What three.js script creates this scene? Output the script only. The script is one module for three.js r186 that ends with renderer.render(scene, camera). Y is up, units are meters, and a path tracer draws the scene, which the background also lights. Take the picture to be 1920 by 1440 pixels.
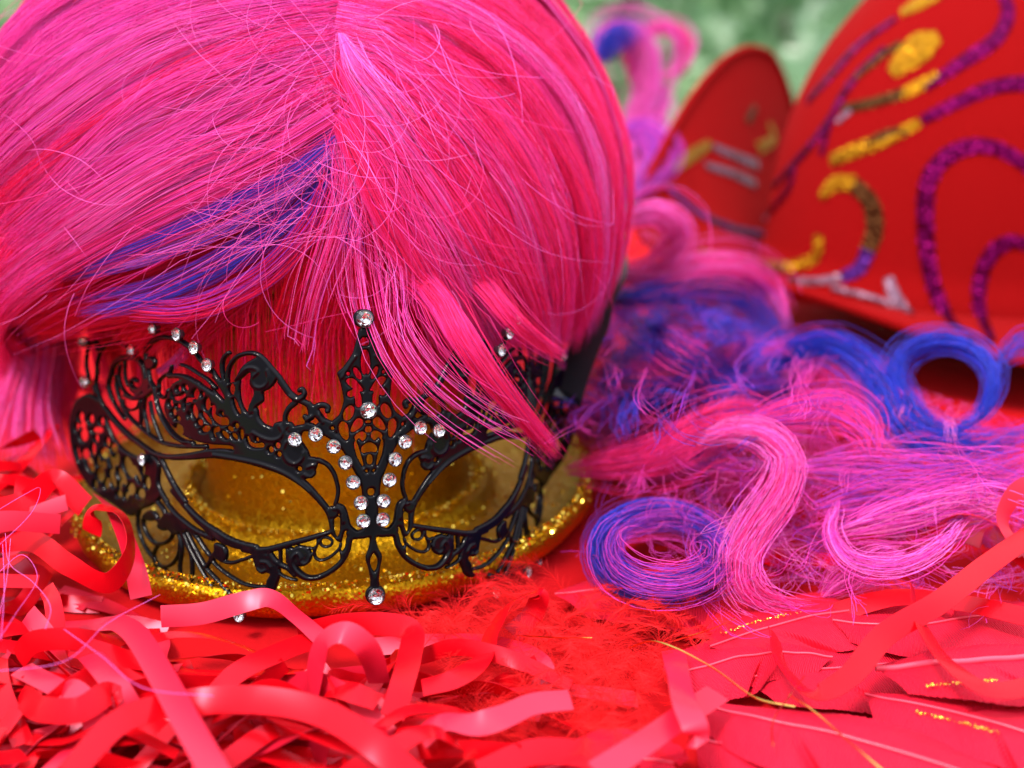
import * as THREE from 'three';
import { mergeGeometries, toCreasedNormals } from 'three/addons/utils/BufferGeometryUtils.js';
import { ImprovedNoise } from 'three/addons/math/ImprovedNoise.js';

// ------------------------------------------------------------------ camera, sky, sun, exposure
const scene = new THREE.Scene();
const H = 0.207, PITCH = 18 * Math.PI / 180, FOV = 30, TAN = Math.tan(FOV / 2 * Math.PI / 180);
const camera = new THREE.PerspectiveCamera(FOV, 4 / 3, 0.02, 60);
camera.position.set(0, H, 0.42);
camera.rotation.set(-PITCH, 0, 0);
camera.focus = 0.412;
camera.userData.fStop = 6.8;
camera.updateMatrixWorld(true);
scene.add(camera);

const renderer = new THREE.WebGLRenderer({ antialias: true });
renderer.setSize(1024, 768);
renderer.toneMapping = THREE.LinearToneMapping;
renderer.toneMappingExposure = 2.0;
renderer.shadowMap.enabled = true;

const SKY_W = 256, SKY_H = 128, skyData = new Float32Array(SKY_W * SKY_H * 4);
for (let j = 0; j < SKY_H; j++) for (let i = 0; i < SKY_W; i++) {      // a bright, even cloud cover: lighter overhead than at the horizon
  const up = Math.max(0, Math.sin(((j + 0.5) / SKY_H - 0.5) * Math.PI)), g = 0.2 + 1.12 * up, o = (j * SKY_W + i) * 4;
  skyData[o] = 0.94 * g; skyData[o + 1] = 0.98 * g; skyData[o + 2] = 1.1 * g; skyData[o + 3] = 1;
}
const sky = new THREE.DataTexture(skyData, SKY_W, SKY_H, THREE.RGBAFormat, THREE.FloatType);
sky.mapping = THREE.EquirectangularReflectionMapping; sky.magFilter = THREE.LinearFilter; sky.needsUpdate = true;
scene.background = sky; scene.environment = sky;

const sun = new THREE.DirectionalLight(0xfff4e6, 1.9);
sun.position.set(-0.6, 1.5, 0.6); sun.target.position.set(0, 0, -0.1);
sun.castShadow = true; sun.shadow.radius = 24; sun.shadow.mapSize.set(2048, 2048);
Object.assign(sun.shadow.camera, { left: -1, right: 1, top: 1, bottom: -1, near: 0.1, far: 6 });
scene.add(sun, sun.target);

// ------------------------------------------------------------------ helpers
function rng(seed) { return () => { seed = (seed + 0x6d2b79f5) | 0; let t = Math.imul(seed ^ (seed >>> 15), 1 | seed); t = (t + Math.imul(t ^ (t >>> 7), 61 | t)) ^ t; return ((t ^ (t >>> 14)) >>> 0) / 4294967296; }; }
const V = (x, y, z) => new THREE.Vector3(x, y, z);
const lerp = (a, b, t) => a + (b - a) * t, clamp = (x, a, b) => Math.min(b, Math.max(a, x));
const noise = new ImprovedNoise(), nz = (x, y = 0, z = 0) => noise.noise(x, y, z);
// a line of sight through a spot of the 1920 x 1440 view: camera space, then world
const viewDir = (x, y) => V((x - 960) / 720 * TAN, -(y - 720) / 720 * TAN, -1);
const P = (x, y, depth) => viewDir(x, y).multiplyScalar(depth).applyMatrix4(camera.matrixWorld);
const rayDir = (x, y) => viewDir(x, y).transformDirection(camera.matrixWorld);
function G(x, y, h) { const d = rayDir(x, y), t = (h - H) / d.y; return camera.position.clone().addScaledVector(d, t); }   // where that line meets height h
const used = new Map();
function numbered(name) { const n = used.get(name) || 0; used.set(name, n + 1); return n ? name + '_' + String(n).padStart(3, '0') : name; }
function tag(o, label, category, group) { o.userData.label = label; o.userData.category = category; if (group) o.userData.group = group; return o; }
function thing(name, label, category, pos, group) {
  const o = new THREE.Group(); o.name = numbered(name); scene.add(o);
  if (pos) o.position.copy(pos);
  return tag(o, label, category, group);
}
function mesh(name, geo, mat, parent, world) {   // world: geometry given in world coordinates, moved into the parent's frame
  if (world && parent !== scene) { parent.updateMatrixWorld(true); geo.applyMatrix4(parent.matrixWorld.clone().invert()); }
  const m = new THREE.Mesh(geo, mat); m.name = parent === scene ? numbered(name) : name;
  m.castShadow = m.receiveShadow = true; parent.add(m); return m;
}
function partName(parent, name) { const k = parent.uuid + name, n = used.get(k) || 0; used.set(k, n + 1); return n ? name + '_' + String(n).padStart(3, '0') : name; }
const creased = (g, a) => toCreasedNormals(g.scale(1000, 1000, 1000), a).scale(0.001, 0.001, 0.001);   // it welds at a hundredth of a unit, too coarse for metres here
const spline = (pts, closed = false) => new THREE.CatmullRomCurve3(pts, closed, 'centripetal');
function dataTexture(size, fn, srgb) {
  const d = new Uint8Array(size * size * 4);
  for (let j = 0; j < size; j++) for (let i = 0; i < size; i++) { const c = fn(i, j), o = (j * size + i) * 4; d[o] = c[0] * 255; d[o + 1] = c[1] * 255; d[o + 2] = c[2] * 255; d[o + 3] = 255; }
  const t = new THREE.DataTexture(d, size, size); t.wrapS = t.wrapT = THREE.RepeatWrapping; t.magFilter = THREE.LinearFilter;
  if (srgb) t.colorSpace = THREE.SRGBColorSpace;
  t.needsUpdate = true; return t;
}
const std = (name, color, roughness, extra = {}) => { const m = new THREE.MeshPhysicalMaterial({ roughness, side: THREE.DoubleSide, ...extra }); m.color.setRGB(...color); m.name = name; return m; };

// fibres: three-sided tubes collected into one geometry, each with its own tint
class Fibres {
  constructor() { this.p = []; this.n = []; this.c = []; this.i = []; }
  add(pts, r, col, taper = 0.35) {
    const N = pts.length, base = this.p.length / 3, T = V(), A = V(0.31, 0.83, 0.46), B = V(), C = V(), q = V();
    for (let k = 0; k < N; k++) {
      T.subVectors(pts[Math.min(N - 1, k + 1)], pts[Math.max(0, k - 1)]).normalize();
      B.crossVectors(T, A); if (B.lengthSq() < 1e-4) B.crossVectors(T, V(1, 0, 0)); B.normalize(); C.crossVectors(T, B);
      A.copy(C).negate().addScaledVector(T, 0);
      const rr = r * (k === N - 1 ? taper : 1);
      for (let s = 0; s < 3; s++) {
        const a = s * 2.0944; q.copy(B).multiplyScalar(Math.cos(a)).addScaledVector(C, Math.sin(a));
        this.p.push(pts[k].x + q.x * rr, pts[k].y + q.y * rr, pts[k].z + q.z * rr); this.n.push(q.x, q.y, q.z); this.c.push(col[0], col[1], col[2]);
      }
      if (k) for (let s = 0; s < 3; s++) { const a = base + (k - 1) * 3 + s, b = base + (k - 1) * 3 + (s + 1) % 3; this.i.push(a, b, a + 3, b, b + 3, a + 3); }
    }
  }
  geometry() {
    const g = new THREE.BufferGeometry();
    g.setAttribute('position', new THREE.BufferAttribute(new Float32Array(this.p), 3));
    g.setAttribute('normal', new THREE.BufferAttribute(new Float32Array(this.n), 3));
    g.setAttribute('color', new THREE.BufferAttribute(new Float32Array(this.c), 3));
    g.setIndex(new THREE.BufferAttribute(new Uint32Array(this.i), 1));
    return g;
  }
}
const tint = (c, f, rand) => { const k = 1 + (rand() - 0.5) * f; return [Math.min(0.97, c[0] * k), c[1] * k * (1 + (rand() - 0.5) * f), c[2] * k * (1 + (rand() - 0.5) * f)]; };

// ------------------------------------------------------------------ materials
const PINK = [0.97, 0.042, 0.31], ROSE = [0.95, 0.016, 0.13], PALE = [0.97, 0.15, 0.62], ORCHID = [0.97, 0.085, 0.5], RED = [0.8, 0.004, 0.028], BLUE = [0.02, 0.055, 0.6], INDIGO = [0.02, 0.02, 0.3], VIOLET = [0.3, 0.04, 0.5], MAGENTA = [0.75, 0.05, 0.42];
const fibreMat = std('wig fibre', [1, 1, 1], 0.42, { vertexColors: true, specularIntensity: 0.8, specularColor: new THREE.Color().setRGB(1, 0.42, 1) });
const capMat = std('wig cap', [0.75, 0.006, 0.045], 0.7, { specularIntensity: 0.3 });
const enamel = std('black enamel', [0.003, 0.003, 0.005], 0.3, { specularIntensity: 0.06, clearcoat: 0.28, clearcoatRoughness: 0.06 });
const stoneMat = std('rhinestone glass', [1, 1, 1], 0, { transmission: 1, thickness: 0.002, ior: 1.75, flatShading: true, side: THREE.FrontSide });
const foilMat = std('stone foil', [0.86, 0.87, 0.9], 0.08, { metalness: 1, flatShading: true });
const rimMat = std('stone setting', [0.02, 0.02, 0.028], 0.16, { clearcoat: 1, clearcoatRoughness: 0.06 });
const satin = std('black satin', [0.008, 0.008, 0.012], 0.45, { sheen: 0.4 });
function flakeNormals(size, cell, tilt, seed) {      // glitter: each small cell is a flake with its own slope
  const r = rng(seed), n = Math.floor(size / cell), px = [], nn = [];
  for (let j = 0; j < n; j++) for (let i = 0; i < n; i++) { px.push([i + r(), j + r()]); const a = r() * 6.283, t = tilt * Math.sqrt(r()); nn.push([Math.cos(a) * Math.sin(t), Math.sin(a) * Math.sin(t), Math.cos(t)]); }
  return dataTexture(size, (i, j) => {
    const x = i / size * n, y = j / size * n, ci = Math.floor(x), cj = Math.floor(y); let best = 9, b = 0;
    for (let dj = -1; dj < 2; dj++) for (let di = -1; di < 2; di++) {
      const wi = (ci + di + n) % n, wj = (cj + dj + n) % n, k = wj * n + wi, dx = px[k][0] - wi + ci + di - x, dy = px[k][1] - wj + cj + dj - y, d = dx * dx + dy * dy;
      if (d < best) { best = d; b = k; }
    }
    return nn[b].map((v) => v * 0.5 + 0.5);
  });
}
const flakes = flakeNormals(1024, 8, 0.75, 5);      // 128 flakes a side: 64 mm of surface at 0.5 mm a flake
flakes.repeat.set(1 / 0.075, 1 / 0.075);
const goldGlitter = std('gold glitter', [0.56, 0.29, 0.008], 0.44, { metalness: 1, normalMap: flakes, normalScale: new THREE.Vector2(0.5, 0.5) });
const goldFlake = std('gold flake', [0.95, 0.7, 0.1], 0.18, { metalness: 1, flatShading: true });
const flakesFine = flakes.clone(); flakesFine.repeat.set(1 / 0.13, 1 / 0.13); flakesFine.needsUpdate = true;
const glueGold = std('gold glitter glue', [0.4, 0.18, 0.008], 0.34, { metalness: 1, normalMap: flakesFine });
const gluePurple = std('purple glitter glue', [0.12, 0.002, 0.055], 0.32, { metalness: 1, normalMap: flakesFine });
const glueDark = std('dark glitter glue', [0.09, 0.035, 0.012], 0.3, { metalness: 1, normalMap: flakesFine });
const glueSilver = std('silver glitter glue', [0.26, 0.15, 0.22], 0.34, { metalness: 1, normalMap: flakesFine });
const glueBlue = std('violet glitter glue', [0.09, 0.02, 0.22], 0.3, { metalness: 1, normalMap: flakesFine });
const fuzz = dataTexture(512, (i, j) => { const v = 0.5 + 0.3 * nz(i * 0.2, j * 0.2, 3) + 0.2 * nz(i * 0.6, j * 0.5, 9); return [v, v, v]; });
fuzz.repeat.set(40, 40);
const felt = std('red felt', [0.36, 0.0015, 0.0025], 0.92, { bumpMap: fuzz, bumpScale: 0.0004, specularIntensity: 0.25 });
const film = std('red plastic film', [0.6, 0.0015, 0.007], 0.27, { specularIntensity: 0.5, specularColor: new THREE.Color().setRGB(1, 0.5, 0.8) });
const filmRose = std('rosy plastic film', [0.66, 0.008, 0.034], 0.36, { ior: 1.6, specularIntensity: 1, specularColor: new THREE.Color().setRGB(1, 0.6, 0.85) });
const barbs = dataTexture(256, (i, j) => { const v = 0.5 + 0.5 * Math.sin(j / 256 * Math.PI * 2 * 32) * (0.7 + 0.3 * nz(i * 0.05, j * 0.2, 1)); return [v, v, v]; });
const vaneMat = std('red feather vane', [0.78, 0.012, 0.042], 0.45, { bumpMap: barbs, bumpScale: 0.0004, specularIntensity: 0.4, specularColor: new THREE.Color().setRGB(1, 0.5, 0.7) });
const quillMat = std('feather quill', [0.85, 0.06, 0.12], 0.3, {});
const cloth = std('red cloth', [0.6, 0.003, 0.008], 0.85, { bumpMap: fuzz, bumpScale: 0.0006, specularIntensity: 0.25 });
const tinselMat = std('gold tinsel', [0.95, 0.62, 0.15], 0.14, { metalness: 1 });

// ------------------------------------------------------------------ the setting: lawn, table, hedge
{
  const lawn = std('lawn', [0.16, 0.26, 0.1], 0.95);
  const g = new THREE.PlaneGeometry(80, 80, 60, 60).rotateX(-Math.PI / 2), a = g.attributes.position;
  for (let k = 0; k < a.count; k++) a.setY(k, -0.78 + 0.02 * nz(a.getX(k) * 0.7, a.getZ(k) * 0.7));
  g.computeVertexNormals();
  mesh('lawn', g, lawn, scene).userData.kind = 'structure';
  const t = thing('table', 'table covered with a plain red cloth under the wigs and feathers', 'table', V(0.05, -0.78, -0.12));
  const top = new THREE.BoxGeometry(1.5, 0.03, 1.0, 60, 1, 40); top.translate(0.05, -0.0155, -0.12);
  mesh('tabletop', top, cloth, t, true);
  const wood = std('table wood', [0.25, 0.14, 0.07], 0.6);
  for (const [x, z] of [[-0.62, 0.3], [0.72, 0.3], [-0.62, -0.54], [0.72, -0.54]]) { const l = new THREE.CylinderGeometry(0.025, 0.02, 0.74, 12); l.translate(x, -0.405, z); mesh(partName(t, 'leg'), l, wood, t, true); }
  const skirt = [];
  for (let k = 0; k < 4; k++) { const s = new THREE.PlaneGeometry(k % 2 ? 1.0 : 1.5, 0.2, 80, 6), p = s.attributes.position; for (let i = 0; i < p.count; i++) p.setZ(i, 0.004 + 0.012 * (0.1 - p.getY(i)) * 8 * (1 + Math.sin(p.getX(i) * 45 + k))); s.computeVertexNormals(); s.translate(0, -0.1, k % 2 ? 0.75 : 0.5); s.rotateY(k * Math.PI / 2); s.translate(0.05, -0.004, -0.12); skirt.push(s); }
  mesh('cloth_skirt', mergeGeometries(skirt), cloth, t, true);
}
{
  const leafMats = [[0.5, 0.68, 0.47], [0.68, 0.82, 0.66], [0.26, 0.44, 0.26]].map((c, k) => std('leaf ' + k, c, 0.3, { transmission: 0.5, thickness: 0 }));
  const leaf = new THREE.PlaneGeometry(0.05, 0.085, 2, 3), lp = leaf.attributes.position;
  for (let k = 0; k < lp.count; k++) { const y = lp.getY(k) / 0.0425; lp.setX(k, lp.getX(k) * Math.sqrt(Math.max(0.02, 1 - y * y))); lp.setZ(k, -0.012 * y * y + 0.01 * Math.abs(lp.getX(k)) / 0.025); }
  leaf.computeVertexNormals();
  const bark = std('bark', [0.2, 0.17, 0.14], 0.9);
  const spots = [[-1.15, -2.2, 0.8, 'pale'], [0.1, -2.6, 0.75, 'mid'], [0.95, -2.35, 0.85, 'low'], [2.0, -2.7, 0.95, 'tall']];
  const words = ['leafy green bush behind the top of the straight pink wig, at the far left', 'leafy green bush in the gap between the pink wig and the red hat', 'leafy green bush directly behind the upturned brim of the red hat', 'leafy green bush half hidden by the crown of the red hat'];
  spots.forEach(([x, z, r], k) => {
    const rand = rng(40 + k), b = thing('garden_bush', words[k], 'bush', V(x, -0.78, z), 'bushes behind the table');
    const stems = [];
    for (let s = 0; s < 7; s++) { const a = rand() * 6.28, e = V(Math.cos(a) * r * 0.6, 0.7 + rand() * 0.7, Math.sin(a) * r * 0.6); stems.push(new THREE.TubeGeometry(spline([V(Math.cos(a) * 0.06, 0, Math.sin(a) * 0.06), V(e.x * 0.4, e.y * 0.5, e.z * 0.4), e]), 10, 0.014 + rand() * 0.01, 6)); }
    mesh('stem', mergeGeometries(stems), bark, b);
    leafMats.forEach((m, j) => {
      const n = 700, inst = new THREE.InstancedMesh(leaf, m, n), o = new THREE.Object3D();
      for (let i = 0; i < n; i++) {
        let u; do { u = V(rand() * 2 - 1, rand() * 2 - 1, rand() * 2 - 1); } while (u.length() > 1 || nz(u.x * 2.4 + k * 7, u.y * 2.4, u.z * 2.4) < -0.15 - 0.05 * j);
        u.setLength(Math.pow(u.length(), 0.5));
        o.position.set(u.x * r, 0.82 + u.y * 0.78, u.z * r); o.rotation.set(rand() * 3, rand() * 6.3, rand() * 6.3); o.scale.setScalar(0.7 + rand() * 0.8); o.updateMatrix(); inst.setMatrixAt(i, o.matrix);
      }
      inst.name = partName(b, 'foliage'); inst.userData.kind = 'stuff'; inst.castShadow = inst.receiveShadow = true; b.add(inst);
    });
  });
  const tr = thing('tree', 'grey tree trunk rising behind the green bushes', 'tree', V(0.95, -0.78, -3.6));
  mesh('trunk', new THREE.CylinderGeometry(0.09, 0.14, 4, 14).translate(0, 2, 0), std('grey bark', [0.32, 0.27, 0.25], 0.9), tr);
  const inst = new THREE.InstancedMesh(leaf, leafMats[0], 2500), o = new THREE.Object3D(), rand = rng(77);
  for (let i = 0; i < 2500; i++) { const u = V(rand() * 2 - 1, rand() * 2 - 1, rand() * 2 - 1).normalize().multiplyScalar(0.6 + 0.9 * rand()); o.position.set(u.x, 4.2 + u.y * 0.8, u.z); o.rotation.set(rand() * 3, rand() * 6, rand() * 6); o.scale.setScalar(1.4); o.updateMatrix(); inst.setMatrixAt(i, o.matrix); }
  inst.name = 'crown'; inst.userData.kind = 'stuff'; tr.add(inst);
}

// ------------------------------------------------------------------ gold hat under the straight wig
const hatFront = G(640, 1150, 0.005), HAT_R = 0.1;
const hatC = hatFront.clone().add(V(hatFront.x - camera.position.x, 0, hatFront.z - camera.position.z).setLength(HAT_R)).setY(0);
const goldHat = thing('gold_hat', 'gold glitter hat with a rounded crown under the straight pink wig', 'hat', hatC);
const hatPoint = (r, y, a) => V(Math.cos(a) * r, y, Math.sin(a) * r);
function lathe(prof, segs = 160) {
  const c = spline(prof.map(([r, y]) => V(r, y, 0))), pts = c.getPoints(90).map((p) => new THREE.Vector2(Math.max(0.0002, p.x), p.y));
  const g = new THREE.LatheGeometry(pts, segs), p = g.attributes.position, u = g.attributes.uv;
  let len = [0]; for (let k = 1; k < pts.length; k++) len.push(len[k - 1] + pts[k].distanceTo(pts[k - 1]));
  for (let k = 0; k < p.count; k++) {
    const x = p.getX(k), y = p.getY(k), z = p.getZ(k), r = Math.hypot(x, z), a = Math.atan2(z, x), w = 1 + 0.012 * Math.sin(3 * a + 1) + 0.02 * nz(x * 22, y * 22 + 3, z * 22);
    p.setXYZ(k, x * w, y + 0.0016 * nz(x * 40, 2, z * 40) * clamp(r / 0.05, 0, 1), z * w);
    u.setXY(k, u.getX(k) * 0.47, len[k % pts.length]);
  }
  g.computeVertexNormals(); return g;
}
mesh('crown', lathe([[0, 0.128], [0.025, 0.126], [0.045, 0.116], [0.056, 0.095], [0.057, 0.065], [0.0535, 0.035], [0.052, 0.018], [0.0535, 0.0115], [0.056, 0.0095]]), goldGlitter, goldHat);
mesh('brim', lathe([[0.055, 0.0095], [0.058, 0.0128], [0.0615, 0.0118], [0.066, 0.0072], [0.078, 0.0055], [0.092, 0.008], [0.0985, 0.012], [0.1015, 0.0135], [0.1035, 0.011], [0.1025, 0.006], [0.099, 0.003], [0.08, 0.002], [0.058, 0.004]]), goldGlitter, goldHat);
{
  const rand = rng(9), flake = new THREE.CircleGeometry(0.00042, 6), n = 15000, inst = new THREE.InstancedMesh(flake, goldFlake, n), o = new THREE.Object3D();
  for (let k = 0; k < n; k++) {
    const a = rand() * 6.283, pick = rand(), gs = () => (rand() + rand() + rand() - 1.5);
    let r, y;
    if (pick < 0.4) { const t = gs() * 1.1; r = 0.1015 + 0.0035 * Math.sin(t); y = 0.0132 + 0.002 * Math.cos(t) - 0.001 * Math.abs(t); } else if (pick < 0.76) { const t = gs() * 0.9; r = 0.0577 + 0.0028 * t; y = 0.0133 - 0.0012 * Math.abs(t); } else if (pick < 0.9) { const t = rand(); r = lerp(0.064, 0.095, t * t); y = lerp(0.0078, 0.0092, t); } else { r = 0.0545 + 0.004 * rand(); y = 0.02 + rand() * 0.07; }
    o.position.copy(hatPoint(r * (1 + 0.012 * Math.sin(3 * a + 1)) + 0.0006, y + 0.0006, a)); o.rotation.set(rand() * 6.3, rand() * 6.3, rand() * 6.3); o.scale.setScalar(0.6 + rand() * 0.9); o.updateMatrix(); inst.setMatrixAt(k, o.matrix);
  }
  inst.name = 'glitter'; inst.userData.kind = 'stuff'; goldHat.add(inst);
  for (const part of goldHat.children) part.scale.x = 0.9;      // the hat is oval: longer from front to back
}

// ------------------------------------------------------------------ filigree mask
const mask = thing('filigree_mask', 'black metal filigree masquerade mask set with clear rhinestones, leaning on the gold hat', 'mask', null);
const YAW = 13.47 * Math.PI / 180, TILT = 12 * Math.PI / 180, ROLL = -1.04 * Math.PI / 180;
const maskOrigin = V(-0.0418, -0.02107, -0.42);                       // camera space
mask.quaternion.setFromRotationMatrix(new THREE.Matrix4().makeRotationY(YAW).multiply(new THREE.Matrix4().makeRotationX(-TILT)).multiply(new THREE.Matrix4().makeRotationZ(ROLL)));
mask.position.copy(maskOrigin.clone().applyMatrix4(camera.matrixWorld)); mask.updateMatrixWorld(true);
const heading = (s) => { const a = Math.min(0.13, Math.abs(s)); return Math.sign(s) * (18.98 * a - 722 * a * a * a); };
const DS = 0.00025, NS = 640, curveX = [0], curveZ = [0];
for (let k = 1; k <= NS; k++) { const h = heading((k - 0.5) * DS); curveX.push(curveX[k - 1] + Math.cos(h) * DS); curveZ.push(curveZ[k - 1] - Math.sin(h) * DS); }
function onMask(s, v, h = 0) {                                       // metres along the sheet, up it, and off it
  const a = Math.min(NS - 1.001, Math.abs(s) / DS), k = Math.floor(a), f = a - k, sg = s < 0 ? -1 : 1, hd = heading(s);
  return V(sg * lerp(curveX[k], curveX[k + 1], f) + Math.sin(hd) * h, v, lerp(curveZ[k], curveZ[k + 1], f) + Math.cos(hd) * h);
}
const toMask = mask.matrixWorld.clone().invert(), eye = camera.position.clone().applyMatrix4(toMask);
function sheet(x, y) {                                               // a spot of the view -> [s, v] in mm on the left half of the sheet
  const d = rayDir(x, y).transformDirection(toMask); let prev = null;
  for (let k = -80; k < NS; k++) {
    const sg = k < 0 ? 1 : -1, X = sg * curveX[Math.abs(k)] - eye.x, Z = curveZ[Math.abs(k)] - eye.z, c = X * d.z - Z * d.x;
    if (prev !== null && prev * c <= 0) { const f = prev / (prev - c), s = -(k - 1 + f) * DS, p = onMask(s, 0), t = Math.abs(d.z) > Math.abs(d.x) ? (p.z - eye.z) / d.z : (p.x - eye.x) / d.x; return [s * 1000, (eye.y + d.y * t) * 1000]; }
    prev = c;
  }
  return [-150, 0];
}
const CELL = 0.37, GX0 = -155.4, GXN = 421, GY0 = -50, GYN = 259, field = new Float32Array(GXN * GYN).fill(9), relief = new Float32Array(GXN * GYN);
function each(pts, pad, fn) {
  let x0 = 1e9, x1 = -1e9, y0 = 1e9, y1 = -1e9; for (const [x, y] of pts) { x0 = Math.min(x0, x); x1 = Math.max(x1, x); y0 = Math.min(y0, y); y1 = Math.max(y1, y); }
  const i0 = Math.max(0, Math.floor((x0 - pad - GX0) / CELL)), i1 = Math.min(GXN - 1, Math.ceil((x1 + pad - GX0) / CELL)), j0 = Math.max(0, Math.floor((y0 - pad - GY0) / CELL)), j1 = Math.min(GYN - 1, Math.ceil((y1 + pad - GY0) / CELL));
  for (let j = j0; j <= j1; j++) for (let i = i0; i <= i1; i++) fn(j * GXN + i, GX0 + i * CELL, GY0 + j * CELL);
}
const crops = { 1: [140, 600, 8], 2: [320, 640, 8], 3: [440, 720, 8], 4: [580, 570, 8], 5: [580, 740, 8], 6: [580, 940, 7.2], 7: [120, 760, 8], 8: [240, 920, 7.2], 9: [440, 940, 8], 0: [0, 0, 1] };
const fromCrop = (c, list) => { const [ox, oy, k] = crops[c], out = []; for (let i = 0; i < list.length; i += 2) out.push([ox + list[i] / k, oy + list[i + 1] / k]); return out; };
const smooth = (pts, closed, n) => spline(pts.map(([x, y]) => V(x, y, 0)), closed).getPoints(n || pts.length * 6).map((p) => [p.x, p.y]);
const wide = (w, t) => (Array.isArray(w) ? (() => { const u = t * (w.length - 1), k = Math.min(w.length - 2, Math.floor(u)); return lerp(w[k], w[k + 1], u - k); })() : w);
function distLine(line, w, x, y) {
  let best = 99;
  for (let k = 1; k < line.length; k++) {
    const [ax, ay] = line[k - 1], [bx, by] = line[k], dx = bx - ax, dy = by - ay, l = dx * dx + dy * dy || 1e-9, t = clamp(((x - ax) * dx + (y - ay) * dy) / l, 0, 1), d = Math.hypot(x - ax - dx * t, y - ay - dy * t) - wide(w, (k - 1 + t) / (line.length - 1)) / 2;
    if (d < best) best = d;
  }
  return best;
}
function distPoly(poly, x, y) {
  let best = 99, inside = false;
  for (let k = 0, j = poly.length - 1; k < poly.length; j = k++) {
    const [ax, ay] = poly[j], [bx, by] = poly[k], dx = bx - ax, dy = by - ay, l = dx * dx + dy * dy || 1e-9, t = clamp(((x - ax) * dx + (y - ay) * dy) / l, 0, 1), d = Math.hypot(x - ax - dx * t, y - ay - dy * t);
    if (d < best) best = d;
    if ((ay > y) !== (by > y) && x < dx * (y - ay) / (by - ay) + ax) inside = !inside;
  }
  return inside ? -best : best;
}
const onSheet = (pts) => pts.map(([x, y]) => sheet(x, y));
function line(c, w0, ...list) { const w = Array.isArray(w0) ? w0.map((q) => q * 1.18 + 0.1) : w0 * 1.18 + 0.1, l = onSheet(smooth(fromCrop(c, list))), m = Math.max(...[w].flat()); each(l, m / 2 + 1.5, (k, x, y) => { field[k] = Math.min(field[k], distLine(l, w, x, y)); }); }
function plate(c, ...list) { const l = onSheet(smooth(fromCrop(c, list), true)); each(l, 1.5, (k, x, y) => { field[k] = Math.min(field[k], distPoly(l, x, y)); }); }
function hole(c, ...list) { const l = onSheet(smooth(fromCrop(c, list), true, Math.max(24, list.length * 2))); each(l, 1.5, (k, x, y) => { field[k] = Math.max(field[k], -distPoly(l, x, y)); }); }
function oval(c, x, y, rx, ry, turn = 0, solid) { const pts = [], a = turn * Math.PI / 180; for (let k = 0; k < 12; k++) { const t = k / 12 * 6.2832, u = rx * Math.cos(t), v = ry * Math.sin(t); pts.push(x + u * Math.cos(a) - v * Math.sin(a), y + u * Math.sin(a) + v * Math.cos(a)); } (solid ? plate : hole)(c, ...pts); }
function bean(c, w, ...list) { const l = onSheet(smooth(fromCrop(c, list))), m = w / crops[c][2] * 0.165; each(l, m / 2 + 1.5, (k, x, y) => { field[k] = Math.max(field[k], -distLine(l, m, x, y)); }); }
function ridge(c, w, ...list) { const l = onSheet(smooth(fromCrop(c, list))); each(l, 2, (k, x, y) => { const d = Math.max(0, distLine(l, 0, x, y)); relief[k] = Math.max(relief[k], 0.5 * Math.exp(-d * d / (w * w))); }); }
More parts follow.
